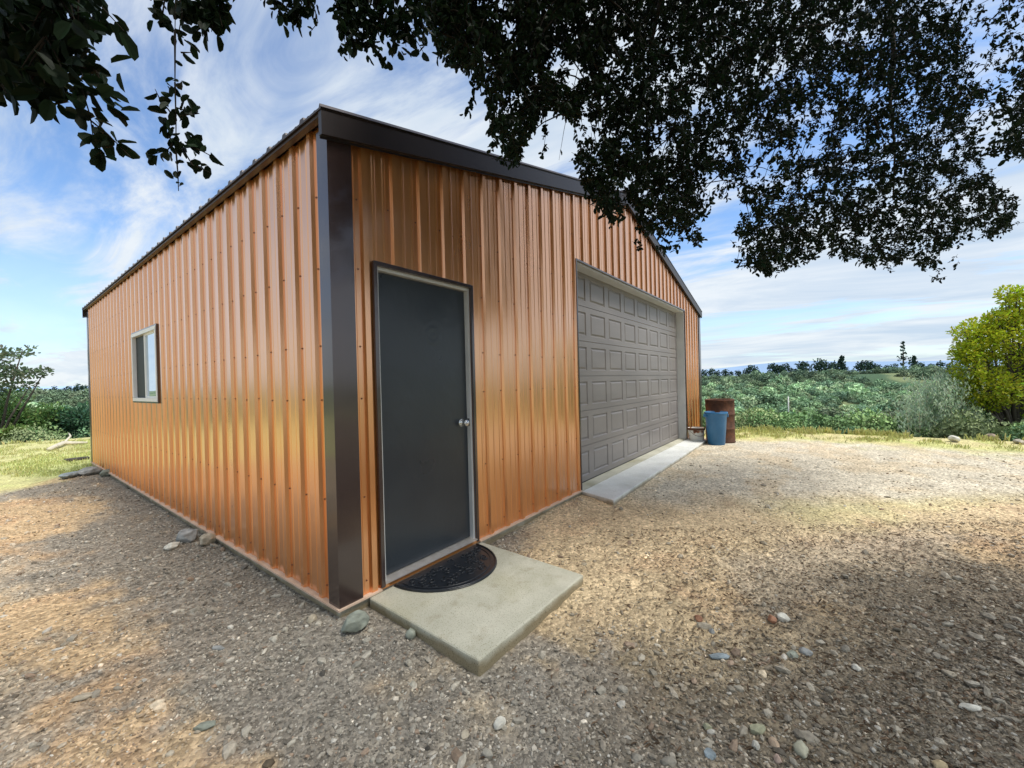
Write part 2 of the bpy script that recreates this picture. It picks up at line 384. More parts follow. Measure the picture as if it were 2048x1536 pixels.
def make_ground():
    n = 380; k = 9.2; a = 3500/math.sinh(k); t = np.linspace(-1, 1, 2*n+1)
    g = a*np.sinh(k*t); X, Y = np.meshgrid(g-.1, g-1.2, indexing='ij')
    Z = terrain(X, Y)+micro(X, Y)
    m = 2*n+1
    V = np.stack([X, Y, Z], -1).reshape(-1, 3)
    i = np.arange(m-1); I, J = np.meshgrid(i, i, indexing='ij'); b = (I*m+J).ravel()
    F = np.stack([b, b+m, b+m+1, b+1], 1)
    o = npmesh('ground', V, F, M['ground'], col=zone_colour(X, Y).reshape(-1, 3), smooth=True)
    tag(o, 'stony dirt yard with tan soil, grey gravel and a grass edge', kind='structure')
make_ground()
def gz(x, y):
    x = np.asarray(x, float); y = np.asarray(y, float); return terrain(x, y)+micro(x, y)
def on_ground(px, py):
    z = -.05
    for _ in range(6):
        p = atz(px, py, z); z = float(gz(p[0], p[1]))
    return np.array([p[0], p[1], z])

# ------------------------------------------------------------------ garage building
bld = thing('metal_garage', (0, 0, 0), 'copper coloured ribbed metal garage with dark brown trim and a low gable roof', 'garage')
PIT = .2286
def profile(u0, u1, first, cuts):
    pts = {}
    def put(u, d):
        if u0 <= u <= u1: pts[round(u, 5)] = d
    k = math.ceil((u0-first)/PIT)-2
    while True:
        c = first+k*PIT
        if c > u1+PIT: break
        for du, d in ((-.028, 0), (-.018, .021), (.018, .021), (.028, 0)): put(c+du, d)
        for mcen in (PIT/3, 2*PIT/3):
            for du, d in ((-.014, 0), (-.007, .0035), (.007, .0035), (.014, 0)): put(c+mcen+du, d)
        k += 1
    us = sorted(pts)
    def interp(u):
        lo = [a for a in us if a <= u]; hi = [a for a in us if a >= u]
        if not lo or not hi: return 0
        a, b = lo[-1], hi[0]
        return pts[a] if a == b else pts[a]+(pts[b]-pts[a])*(u-a)/(b-a)
    for c in [u0, u1]+list(cuts):
        if u0 <= c <= u1 and round(c, 5) not in pts: pts[round(c, 5)] = interp(c)
    return sorted(pts.items())
def wall(name, u0, u1, first, mapf, topf, holes, flip, zs=()):
    cuts = [h[0] for h in holes]+[h[1] for h in holes]+([W/2] if topf(W/2) > WH+.5 else [])
    pr = profile(u0, u1, first, cuts); mb = MB()
    for (ua, da), (ub, db) in zip(pr, pr[1:]):
        if ub-ua < 1e-6: continue
        um = (ua+ub)/2; iv = [[.012, None]]
        for h in holes:
            if h[0] < um < h[1]:
                if h[2] <= .02: iv = [[h[3], None]]
                else: iv = [[.012, h[2]], [h[3], None]]
        for z0, z1 in iv:
            ta, tb = (z1, z1) if z1 is not None else (topf(ua), topf(ub))
            q = [mapf(ua, da, z0), mapf(ub, db, z0), mapf(ub, db, tb), mapf(ua, da, ta)]
            if flip: q = q[::-1]
            mb.quad(*q)
    # screws beside each major rib
    k = math.ceil((u0+.1-first)/PIT)
    while first+k*PIT < u1-.1:
        for z in zs:
            for s in (-1,):
                u = first+k*PIT+s*.047; zz = z+random.uniform(-.008, .008)
                if any(h[0]-.05 < u < h[1]+.05 and h[2]-.05 < zz < h[3]+.05 for h in holes) or zz > topf(u)-.05: continue
                r1 = .0042; ring = [(math.cos(a), math.sin(a)) for a in [i*math.pi/3 for i in range(6)]]
                vs = [mapf(u+r1*1.5*c, .0015, zz+r1*1.5*s_) for c, s_ in ring]+[mapf(u+r1*c, .006, zz+r1*s_) for c, s_ in ring]
                mb.add(vs, [(6, 7, 8, 9, 10, 11)]+[(i, (i+1) % 6, 6+(i+1) % 6, 6+i) for i in range(6)], 1)
        k += 1
    return mb.build(name, [M['copper'], M['screw']], bld)
gable = lambda u: WH-.06+RISE*(min(u, W-u)+.04)
ZS = (.10, .62, 1.22, 1.55, 2.02, 2.45, 3.0, 3.5)
F1 = .216
wall('front_wall', .02, W-.02, F1, lambda u, d, z: (u, -d, z), gable,
     [(D0, D1, -.1, DT), (G0, G1, -.1, GH)], False, ZS)
WY0, WY1, WZ0, WZ1 = 3.79, 5.01, 1.175, 2.055
wall('side_wall', .02, L-.02, .20, lambda u, d, z: (-d, u, z), lambda u: WH,
     [(WY0, WY1, WZ0, WZ1)], True, ZS[:6])
wall('side_wall', .02, L-.02, .20, lambda u, d, z: (W+d, u, z), lambda u: WH, [], False, ())
wall('back_wall', .02, W-.02, F1, lambda u, d, z: (u, L+d, z), gable, [], True, ())

# foundation curb + pale base flashing
mb = MB(); mb.box(-.012, -.012, -.30, W+.012, L+.012, .0, 0)
mb.build('foundation', [M['concrete']], bld, bevel=.006, seg=1)
mb = MB()
for (x0, y0, x1, y1) in ((-.036, -.036, D0-.03, .0), (D1+.03, -.036, G0-.02, .0), (G1+.02, -.036, W+.026, .0), (-.036, .0, .0, L), (W, 0, W+.026, L), (-.026, L, W+.026, L+.026)):
    mb.box(x0, y0, .002, x1, y1, .0135)
mb.build('base_flashing', [M['wood']], bld)
# corner trims (L-shaped, with hem)
def corner(x, y, sx, sy, name='corner_trim'):
    mb = MB(); a, b, t = .128, .092, .024
    X = lambda u: x+sx*u; Y = lambda v: y+sy*v
    prof = [(-t, -t), (a, -t), (a+.006, -.012), (a, -.010), (a, -.001), (-.001, -.001), (-.001, b), (-.010, b), (-.012, b+.006), (-t, b)]
    poly = [(X(u), Y(v), .014) for u, v in prof]
    if sx*sy < 0: poly = poly[::-1]
    mb.prism(poly, (0, 0, WH-.067)); mb.build(name, [M['brown']], bld)
corner(0, 0, 1, 1); corner(W, 0, -1, 1); corner(0, L, 1, -1); corner(W, L, -1, -1)

# roof
RT0 = 2.868                                        # top of roof at the eave edge
XE = -.075
def roof_z(x): return RT0+RISE*(min(x, W-x)-XE)
def slope(side):
    mb = MB(); y0, y1 = -.062, L+.062
    pr = profile(y0, y1, .16, [])
    xa, xb = (XE, W/2) if side < 0 else (W-XE, W/2)
    for (ua, da), (ub, db) in zip(pr, pr[1:]):
        q = [(xa, ua, RT0+da), (xb, ua, roof_z(W/2)+da), (xb, ub, roof_z(W/2)+db), (xa, ub, RT0+db)]
        mb.quad(*(q[::-1] if side < 0 else q))
        q = [(xa, ua, RT0-.012), (xa, ub, RT0-.012), (xa, ub, RT0+db), (xa, ua, RT0+da)]   # rib ends
        mb.quad(*q)
    zc = roof_z(W/2)
    mb.quad((xa, y0, RT0-.012), (xb, y0, zc-.012), (xb, y1, zc-.012), (xa, y1, RT0-.012))
    return mb
roof = slope(-1).build('roof', [M['roof']], bld)
slope(1).build('roof', [M['roof']], bld)
mb = MB(); zc = roof_z(W/2)
mb.prism([(W/2-.17, -.075, zc-.012), (W/2, -.075, zc+.040), (W/2+.17, -.075, zc-.012), (W/2+.17, -.075, zc-.020+.02), (W/2, -.075, zc+.046), (W/2-.17, -.075, zc-.0)], (0, L+.15, 0))
o = mb.build('ridge_cap', [M['roof']]); o.parent = roof
# rake trims (front/back) and eave fascias
for (ya, yb) in ((-.058, -.026), (L+.026, L+.058)):
    mb = MB()
    for s in (-1, 1):
        x0 = XE+.005 if s < 0 else W-XE-.005; x1 = W/2
        za, zb = roof_z(x0)-.013, roof_z(x1)-.013
        poly = [(x0, ya, za), (x1, ya, zb), (x1, ya, zb-.138), (x0, ya, za-.138)]
        mb.prism(poly if s > 0 else poly[::-1], (0, yb-ya, 0))
        poly = [(x0, ya+.022, za-.140), (x1, ya+.022, zb-.140), (x1, ya+.022, zb-.156), (x0, ya+.022, za-.156)]
        mb.prism(poly if s > 0 else poly[::-1], (0, (yb-ya)-.030, 0))
    mb.build('rake_trim', [M['rake']], bld)
for s, xw in ((-1, 0), (1, W)):
    mb = MB(); xo = xw+s*.062; xi = xw+s*.026
    mb.box(min(xo, xi), -.024, WH-.014, max(xo, xi), L+.024, RT0-.014)
    mb.build('eave_trim', [M['roof']], bld)
# bracket arm standing out from the gable peak
mb = MB(); mb.box(W/2-.02, -.50, zc-.015, W/2+.02, -.076, zc+.012); mb.box(W/2-.05, -.53, zc-.02, W/2+.05, -.50, zc+.02)
mb.build('peak_bracket', [M['jamb']], bld, bevel=.004)

# entry door
fr = MB(); Z0 = DB
dep = .075
def frame(mb, x0, x1, z0, z1, ya, yb, w, mi=0):
    mb.box(x0, ya, z0, x0+w, yb, z1, mi); mb.box(x1-w, ya, z0, x1, yb, z1, mi); mb.box(x0+w, ya, z1-w, x1-w, yb, z1, mi)
frame(fr, D0, D1, DB, DT, -.006, dep+.05, .020)
fr.build('door_frame', [M['jamb']], bld, bevel=.002)
tr = MB(); frame(tr, D0-.028, D1+.028, .014, DT+.028, -.028, -.008, .0279); tr.build('door_trim', [M['brown']], bld, bevel=.003)
mb = MB(); mb.box(D0+.023, .030, DB+.014, D1-.023, .072, DT-.023)
door = mb.build('door', [M['door']], bld, bevel=.003)
kn = Vector((D1-.085, .03, .985))
mb = MB()
def lathe_y(mb, prof, c, k=20, mi=0):   # axis toward -y
    o = len(mb.v)
    for r, t in prof:
        for j in range(k):
            a = 2*math.pi*j/k; mb.v.append((c[0]+r*math.cos(a), c[1]-t, c[2]+r*math.sin(a)))
    for i in range(len(prof)-1):
        for j in range(k): mb.f.append((o+i*k+j, o+i*k+(j+1) % k, o+(i+1)*k+(j+1) % k, o+(i+1)*k+j)); mb.mi.append(mi)
lathe_y(mb, [(.033, 0), (.032, .006), (.014, .010), (.012, .028), (.022, .034), (.027, .046), (.026, .058), (.018, .067), (.001, .070)], kn)
kb = mb.build('doorknob', [M['steel']], smooth=True); kb.parent = door
mb = MB(); mb.box(D1-.022, .004, .955, D1-.0195, .028, 1.015); mb.build('strike_plate', [M['steel']], bld)
# threshold: sloped aluminium plate over copper kick and wood
mb = MB()
mb.prism([(D0, .06, DB+.012), (D0, -.030, DB-.002), (D0, -.030, DB-.010), (D0, .06, DB-.010)], (D1-D0, 0, 0), 0)
mb.build('threshold', [M['thresh']], bld)
mb = MB(); mb.box(D0-.028, -.020, .002, D1+.028, -.002, DB-.012); mb.build('kick_trim', [M['copper']], bld)

# overhead garage door, 6 sections of 8 raised panels
YD = .150
mb = MB(); NC, NR = 8, 6; cw = (G1-G0-.04)/NC; ch = (GH-.01)/NR
for r in range(NR):
    z0 = .012+r*ch; z1 = z0+ch-.006
    for c in range(NC):
        x0 = G0+.02+c*cw; x1 = x0+cw
        rings = [((x0, z0, x1, z1), .0)]
        mx, mz = .065, .070
        for ins, d in ((0, 0), (.010, .011), (.022, .011), (.040, .002), (.045, .002)):
            rings.append(((x0+mx+ins, z0+mz+ins, x1-mx-ins, z1-mz-ins), d))
        P = [[(a, YD+d, b), (c_, YD+d, b), (c_, YD+d, e), (a, YD+d, e)] for (a, b, c_, e), d in rings]
        for A, B in zip(P, P[1:]):
            for i in range(4): mb.quad(A[i], A[(i+1) % 4], B[(i+1) % 4], B[i])
        mb.quad(*P[-1])
    # section joint: small bevelled lip
    mb.quad((G0+.02, YD, z1), (G1-.02, YD, z1), (G1-.02, YD+.012, z1+.001), (G0+.02, YD+.012, z1+.001))
    mb.quad((G0+.02, YD+.012, z1+.001), (G1-.02, YD+.012, z1+.001), (G1-.02, YD+.012, z1+.006), (G0+.02, YD+.012, z1+.006))
gd = mb.build('garage_door', [M['garage']], bld)
mb = MB(); mb.box(G0+.02, YD-.004, .0015, G1-.02, YD+.03, .012); o = mb.build('bottom_seal', [M['rubber']]); o.parent = gd
mb = MB(); mb.box(G0, -.004, .0015, G0+.019, YD+.05, GH-.0195); mb.box(G1-.019, -.004, .0015, G1, YD+.05, GH-.0195); mb.box(G0, -.004, GH-.019, G1, YD+.05, GH)
mb.build('garage_door_jamb', [M['jamb']], bld)
mb = MB(); frame(mb, G0-.022, G1+.022, .014, GH+.022, -.028, -.006, .0219); mb.build('garage_door_trim', [M['brown']], bld, bevel=.003)

# side window (horizontal slider)
mb = MB(); xo, xi = -.030, .05
y0, y1, z0, z1 = WY0, WY1, WZ0, WZ1
w = .042
mb.box(xo, y0, z0, xi, y1, z0+w); mb.box(xo, y0, z1-w, xi, y1, z1); mb.box(xo, y0, z0+w, xi, y0+w, z1-w); mb.box(xo, y1-w, z0+w, xi, y1, z1-w)
wf = mb.build('window', [M['vinyl']], bld, bevel=.004)
ym = (y0+y1)/2
mb = MB(); mb.box(-.012, ym-.018, z0+w, .028, ym+.018, z1-w); o = mb.build('meeting_rail', [M['vinyl']]); o.parent = wf
mb = MB(); s = .022
mb.box(-.006, y0+w, z0+w, .02, ym-.018, z0+w+s); mb.box(-.006, y0+w, z1-w-s, .02, ym-.018, z1-w); mb.box(-.006, y0+w, z0+w+s, .02, y0+w+s, z1-w-s)
o = mb.build('sash', [M['vinyl']]); o.parent = wf
mb = MB(); mb.quad((.004, y0+w+s, z0+w+s), (.004, y0+w+s, z1-w-s), (.004, ym-.018, z1-w-s), (.004, ym-.018, z0+w+s))
o = mb.build('pane', [M['glass']]); o.parent = wf
mb = MB(); mb.quad((.012, ym+.018, z0+w), (.012, ym+.018, z1-w), (.012, y1-w, z1-w), (.012, y1-w, z0+w)); o = mb.build('insect_screen', [M['screen']]); o.parent = wf
mb = MB(); t = .018
mb.box(-.024, y0-t, z0-t, -.001, y0-.001, z1+t); mb.box(-.024, y1+.001, z0-t, -.001, y1+t, z1+t); mb.box(-.024, y0-.001, z0-t, -.001, y1+.001, z0-.001); mb.box(-.024, y0-.001, z1+.001, -.001, y1+.001, z1+t)
mb.build('window_trim', [M['brown']], bld)

# ------------------------------------------------------------------ concrete step, apron, mat
def slab(name, quad, zt, zb, mat, bev, label, cat):
    mb = MB(); mb.prism([(x, y, zt) for x, y in quad], (0, 0, zb-zt))
    bm_o = mb.build(name, [mat], None, bevel=bev, seg=3)
    me = bm_o.data; bm = bmesh.new(); bm.from_mesh(me); bmesh.ops.recalc_face_normals(bm, faces=bm.faces); bm.to_mesh(me); bm.free()
    return tag(bm_o, label, cat)
slab('concrete_step', [(.165, -.0275), (.135, -.955), (1.165, -.975), (1.205, -.0275)], -.001, -.22, M['concrete'], .014,
     'square greenish grey concrete step below the dark entry door', 'step')
slab('concrete_apron', [(G0-.02, -.0275), (G0-.15, -.475), (7.86, -.395), (7.80, -.0275)], .004, -.16, M['apron'], .010,
     'long narrow pale concrete apron in front of the overhead garage door', 'apron')
# half-round mat with raised scrolls
mc = Vector((.735, -.040, .0)); ra, rb = .40, .425
mb = MB(); n = 40; pts = [(mc.x+ra*math.cos(a), mc.y-rb*math.sin(a)) for a in [math.pi*i/n for i in range(n+1)]]
mb.prism([(x, y, .001) for x, y in pts], (0, 0, .007))
mat_root = mb.build('doormat', [M['rubber']], bevel=.0015, seg=1)
tag(mat_root, 'black half round rubber doormat with scroll pattern on the concrete step', 'doormat')
rim = MB(); rim.tube([(mc.x+(ra-.010)*math.cos(a), mc.y-.008-(rb-.018)*math.sin(a), .010) for a in [math.pi*i/n for i in range(n+1)]], .007, 6)
rim.tube([(mc.x+(ra-.050)*math.cos(a), mc.y-.03-(rb-.080)*math.sin(a), .009) for a in [math.pi*i/n for i in range(n+1)]], .004, 6)
o = rim.build('rim', [M['rubber']], smooth=True); o.parent = mat_root
sc = MB(); rs = random.Random(3)
for _ in range(64):
    a = rs.uniform(.06, math.pi-.06); q = math.sqrt(rs.uniform(.01, .74)); cx = mc.x+ra*q*math.cos(a); cy = mc.y-.03-(rb-.05)*q*math.sin(a)
    t0 = rs.uniform(0, 6.3); sg = rs.choice((-1, 1)); r0 = rs.uniform(.020, .034)
    sc.tube([(cx+r0*(1-.75*i/12)*math.cos(t0+sg*i*.48), cy+r0*(1-.75*i/12)*math.sin(t0+sg*i*.48), .0095) for i in range(13)], .0038, 5)
o = sc.build('scroll_relief', [M['rubber']], smooth=True); o.parent = mat_root

# ------------------------------------------------------------------ drum, bin, bucket
p = on_ground(1439, 886); fdrum = p
dp = on_ground(1441, 883)
drum = thing('burn_barrel', dp, 'rusty brown steel drum standing behind the blue bin', 'drum')
r = .272
mb = MB(); mb.lathe([(r-.02, 0), (r+.006, .004), (r+.006, .02), (r, .03), (r, .27), (r+.014, .285), (r, .30), (r, .56), (r+.014, .575), (r, .59), (r, .85), (r+.010, .858), (r+.010, .880), (r-.004, .885), (r-.012, .87)], dp, 40, 0, .012)
mb.build('drum_body', [M['rust']], drum, smooth=True)
mb = MB(); mb.lathe([(r-.012, .87), (r-.016, .45), (.01, .44)], dp, 40); mb.build('drum_inside', [M['soot']], drum)
mb = MB()
pts = []
for i in range(8):
    a = -.3+i*.30; pts.append((dp[0]+.2*math.cos(a), dp[1]+.2*math.sin(a), dp[2]+.80))
mb.lathe([(.262, .80), (.15, .84), (.03, .86), (.001, .86)], dp, 20, 0, .03); mb.build('ash_heap', [M['ash']], drum, smooth=True)
bp_ = on_ground(1433, 889)
binr = thing('trash_bin', bp_, 'tapered blue plastic bin standing in front of the rusty drum', 'bin')
mb = MB(); mb.lathe([(.001, 0), (.145, 0), (.155, .012), (.198, .60), (.205, .61), (.215, .615), (.215, .650), (.205, .655), (.198, .645), (.19, .60), (.15, .02), (.001, .02)], bp_, 36)
mb.build('bin_body', [M['blue']], binr, smooth=True)
for s in (-1, 1):
    mb = MB(); d = AX*s; c = bp_+d*.215
    mb.box(c[0]-.03, c[1]-.03, c[2]+.55, c[0]+.03, c[1]+.03, c[2]+.61); mb.build('handle', [M['blue']], binr, bevel=.01)
bk = on_ground(1393, 884)
bkr = thing('bucket', bk, 'small white enamel bucket streaked with rust beside the garage door', 'bucket')
mb = MB(); mb.lathe([(.001, 0), (.135, 0), (.140, .01), (.158, .275), (.166, .280), (.166, .295), (.158, .298), (.152, .27), (.13, .02), (.001, .02)], bk, 32)
mb.build('bucket_body', [M['bucket']], bkr, smooth=True)
mb = MB(); mb.lathe([(.161, .255), (.170, .262), (.171, .296), (.166, .302), (.160, .300)], bk, 32); mb.build('rim', [M['rust']], bkr, smooth=True)
mb = MB(); mb.tube([(bk[0]+AX[0]*.165*math.cos(a), bk[1]+AX[1]*.165*math.cos(a), bk[2]+.27-.13*math.sin(a)) for a in [math.pi*i/12 for i in range(13)]], .004, 5)
# bail hangs on the camera side
for i in range(len(mb.v)):
    x, y, z = mb.v[i]; k = math.sin(math.pi*0.5*min(1, max(0, (bk[2]+.27-z)/.13))); mb.v[i] = (x-AF[0]*.158*k, y-AF[1]*.158*k, z)
mb.build('bail', [M['rust']], bkr)

# ------------------------------------------------------------------ stones
def ico(sub=1):
    bm = bmesh.new(); bmesh.ops.create_icosphere(bm, subdivisions=sub, radius=1)
    V = np.array([v.co[:] for v in bm.verts]); F = np.array([[v.index for v in f.verts] for f in bm.faces]); bm.free(); return V, F
def rock_mesh(name, size, colr, seed, sub=4, ang=.35):
    V, F = ico(sub); rg = np.random.default_rng(seed)
    for _ in range(13):                                    # knock flat facets off
        n = rg.normal(size=3); n /= np.linalg.norm(n); d = rg.uniform(.62, .9); k = V@n
        V = V-np.outer(np.maximum(k-d, 0), n)*.95
    V = V+V*((fbm(V[:, 0]*3+seed, V[:, 1]*3+V[:, 2]*2, 3)-.5)*.18)[:, None]
    V = V*np.array(size); a = rg.uniform(0, 6.28)
    return V, F
def stone(px, py, size, colr, seed, label, rot=0, sink=.3, group=None, name='rock'):
    p = on_ground(px, py)
    V, F = rock_mesh(name, size, colr, seed)
    c, s = math.cos(rot), math.sin(rot); V = V@np.array([[c, s, 0], [-s, c, 0], [0, 0, 1]])
    n = fbm(V[:, 0]*25+seed, V[:, 1]*25+V[:, 2]*20, 3)[:, None]
    o = npmesh(name, V, F, M['stone'], col=np.array(colr)*(.7+.6*n), smooth=False)
    o.data.polygons.foreach_set('use_smooth', [True]*len(F))
    o.location = (p[0], p[1], p[2]+size[2]*(1-2*sink)*1.0)
    tag(o, label, 'rock', group); return o
GRN = (.25, .27, .22); TN = (.42, .37, .28); PALE = (.58, .56, .48); RED = (.34, .18, .11); GR = (.30, .31, .30); BLU = (.26, .31, .33)
stone(708, 1258, (.085, .075, .050), GRN, 1, 'flat grey green rock wedged under the brown corner of the garage', .4, .12)
stone(624, 1242, (.033, .028, .026), TN, 2, 'pale rounded stone beside the foundation left of the brown corner')
stone(822, 1272, (.034, .030, .030), GRN, 3, 'grey green stone touching the left side of the concrete step', .2)
stone(376, 1082, (.105, .080, .075), GR, 4, 'grey angular rock against the long side wall, larger of a pair', .9, .2)
stone(414, 1090, (.075, .060, .062), TN, 5, 'tan rock against the long side wall, smaller of a pair', .3, .2)
stone(345, 1098, (.06, .045, .035), PALE, 6, 'small pale rock left of the pair by the side wall', .1, .2)
stone(176, 950, (.17, .12, .085), GR, 7, 'dark grey rock at the far corner of the side wall', .2, .2)
stone(140, 955, (.20, .10, .06), BLU, 8, 'long low grey rock in the rubble beyond the far corner', .9, .2)
stone(215, 952, (.10, .08, .07), GRN, 9, 'small grey rock touching the wall foot near the far corner', .5, .2)
stone(1000, 1452, (.032, .026, .018), PALE, 10, 'round cream pebble in the gravel below the concrete step', .3, .25)
stone(1566, 1240, (.036, .030, .028), PALE, 11, 'whitish block shaped stone in the open gravel', 2.1, .2)
stone(1544, 1243, (.030, .026, .022), RED, 12, 'rust red stone touching the whitish block stone', .4, .25)
stone(1397, 1240, (.030, .024, .020), RED, 13, 'reddish brown stone alone between the step and the whitish stone', .7, .25)
stone(1437, 1316, (.052, .022, .012), BLU, 14, 'flat blue grey stone below the reddish stone', 2.2, .2)
stone(1424, 1264, (.018, .016, .014), GR, 15, 'little grey pebble between the reddish and the flat blue stone', .4)
stone(1585, 1312, (.030, .022, .016), GRN, 16, 'olive flat pebble below the whitish block stone', 2.5)
stone(1610, 1306, (.034, .022, .016), GR, 17, 'brownish grey pebble right of the olive flat pebble', 1.5)
stone(1514, 1462, (.034, .022, .020), (.33, .33, .22), 18, 'mossy oval stone at the lower edge, longest of its cluster', 2.4)
stone(1415, 1458, (.014, .019, .014), (.42, .42, .28), 19, 'small upright yellowish pebble left of the mossy oval stone', .4)
stone(1512, 1494, (.020, .015, .012), PALE, 20, 'white pebble just below the mossy oval stone', .4)
stone(1548, 1492, (.024, .018, .018), (.48, .36, .25), 21, 'peach coloured stone right of the white pebble', .4)
stone(1602, 1502, (.036, .026, .020), (.36, .35, .26), 22, 'broad grey tan stone at the bottom edge right of the peach stone', .2)
stone(1555, 1522, (.018, .015, .014), (.4, .30, .24), 23, 'brown pebble below the peach coloured stone', .2)
stone(1420, 1512, (.022, .020, .016), BLU, 24, 'bluish pebble at the bottom edge left of the white pebble', .2)
stone(1880, 1536, (.026, .017, .016), (.50, .40, .24), 25, 'ochre pebble at the bottom edge toward the right corner', 2.4)
stone(1938, 1418, (.046, .015, .014), PALE, 26, 'long white stone in the dark gravel at right', 2.0)
stone(1712, 1338, (.024, .018, .014), PALE, 27, 'whitish pebble above centre of the dark gravel', 1.0)
stone(1900, 1352, (.028, .020, .018), TN, 28, 'tan stone in the dark gravel above the long white stone', 1.0)
stone(410, 1456, (.045, .020, .016), GRN, 29, 'long pale green stone on the soil left of centre bottom', -.6)
stone(437, 1298, (.038, .014, .012), GR, 30, 'narrow grey stone on the orange soil left of the corner', -.9)
stone(163, 1398, (.050, .020, .016), TN, 31, 'long tan stone on the soil far left', -.5)
stone(930, 1472, (.022, .016, .012), TN, 32, 'tan pebble just left of the round cream pebble', .5)
stone(826, 1372, (.020, .015, .013), (.48, .45, .36), 33, 'cream pebble in the gravel left of the step corner', .5)
stone(1908, 884, (.10, .07, .07), (.68, .66, .58), 34, 'whitish boulder at the grass edge under the feathery bush', .5, .1)
stone(1985, 880, (.13, .09, .10), (.26, .20, .16), 35, 'brown boulder at the grass edge under the bright green bush', .3, .1)
stone(2040, 888, (.11, .07, .05), (.40, .36, .28), 36, 'low tan boulder at the grass edge by the right picture border', .3, .1)

# pebbles: uncountable gravel (stuff)
def scatter_pebbles():
    Vt, Ft = ico(1)
    n = 150000
    # sample in polar fashion around the camera, denser close in
    fw = 1.25*np.exp(rng.random(n)*math.log(7.5/1.25)*.93); rt = (rng.random(n)-.5)*2*1.36*fw
    x = CAM[0]+fw*math.cos(YAW)+rt*math.sin(YAW); y = CAM[1]+fw*math.sin(YAW)-rt*math.cos(YAW)
    keep = ~((x > -.03) & (y > -.03) & (x < W+.1) & (y < L+.1))
    keep &= ~((x > .13) & (x < 1.22) & (y > -.98) & (y < 0)); keep &= ~((x > G0-.17) & (x < 7.9) & (y > -.49) & (y < 0))
    keep &= ~(y > 7.6+.9*np.clip(x, -9, 1.2)); keep &= x < 8.6
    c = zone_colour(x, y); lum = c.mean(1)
    keep &= (rng.random(n) < np.clip(1.30-2.9*lum+1.0*(fbm(x*2.2+5, y*2.2, 4)-.5), .10, 1))
    x, y, fw, c = x[keep], y[keep], fw[keep], c[keep]; n = len(x)
    s = .0029*np.exp(rng.normal(0, .45, n))*(1+.17*fw); big = rng.random(n) < .020; s[big] *= rng.uniform(1.8, 3.6, big.sum())
    s = np.minimum(s, .024)
    grey = np.array([.275, .250, .205])[None]; var = rng.random((n, 1))
    t = rng.random((n, 1))*.60
    c = c*(1-t)+(grey*(.45+1.15*var))*t; c = c*np.exp(rng.normal(.0, .36, (n, 1))); c[big] = c[big]*.4+np.array([.40, .37, .30])*.6*rng.uniform(.6, 1.2, (big.sum(), 1))
    w = rng.random(n) < .05; c[w] = np.array([.52, .49, .42])*rng.uniform(.7, 1.1, (w.sum(), 1))
    w = rng.random(n) < .05; c[w] = np.array([.33, .245, .175])*rng.uniform(.6, 1.1, (w.sum(), 1))
    a = rng.random(n)*6.283; sx = s*rng.uniform(.85, 1.7, n); sy = s*rng.uniform(.65, 1.1, n); sz = s*rng.uniform(.5, 1.0, n)
    jit = 1+rng.normal(0, .16, (n, len(Vt), 1)); V = Vt[None]*jit*np.stack([sx, sy, sz], 1)[:, None, :]
    ca, sa = np.cos(a)[:, None], np.sin(a)[:, None]
    X = V[..., 0]*ca-V[..., 1]*sa; Y = V[..., 0]*sa+V[..., 1]*ca
    tl = rng.normal(0, .25, (n, 1)); Z = V[..., 2]+X*tl
    z = gz(x, y)+sz*.25
    V = np.stack([X+x[:, None], Y+y[:, None], Z+z[:, None]], -1)
    F = (Ft[None]+(np.arange(n)*len(Vt))[:, None, None]).reshape(-1, 3)
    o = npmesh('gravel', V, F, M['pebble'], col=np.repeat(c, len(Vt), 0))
    tag(o, 'loose grey and tan gravel strewn over the yard', 'gravel', kind='stuff')
scatter_pebbles()

# ------------------------------------------------------------------ leaves
LEAF = np.array([[0, 0, 0], [.14, .30, .05], [.50, .46, .06], [.86, .32, .0], [1, 0, -.06], [.86, -.32, .0], [.50, -.46, .06], [.14, -.30, .05]])
LF = np.array([[0, 3, 2, 1], [0, 5, 4, 3], [0, 7, 6, 5]])
def norm(a): return a/np.maximum(np.linalg.norm(a, axis=-1, keepdims=True), 1e-9)
def leaf_geo(P, D, Nn, size, aspect=.62):
    D = norm(D); S = norm(np.cross(D, Nn)); Nn = np.cross(S, D); size = np.asarray(size).reshape(-1, 1, 1)
    V = P[:, None, :]+size*(LEAF[None, :, 0:1]*D[:, None]+aspect*LEAF[None, :, 1:2]*S[:, None]+LEAF[None, :, 2:3]*2*Nn[:, None])
    F = (LF[None]+(np.arange(len(P))*8)[:, None, None]).reshape(-1, 4)
    return V.reshape(-1, 3), F
def rdir(n): return norm(rng.normal(size=(n, 3)))
def leafcol(n, base, var=.35, yel=.1):
    c = np.array(base)[None]*rng.uniform(1-var, 1+var, (n, 1)); c = c*(1+rng.normal(0, yel, (n, 3))); return np.clip(c, .001, 1)
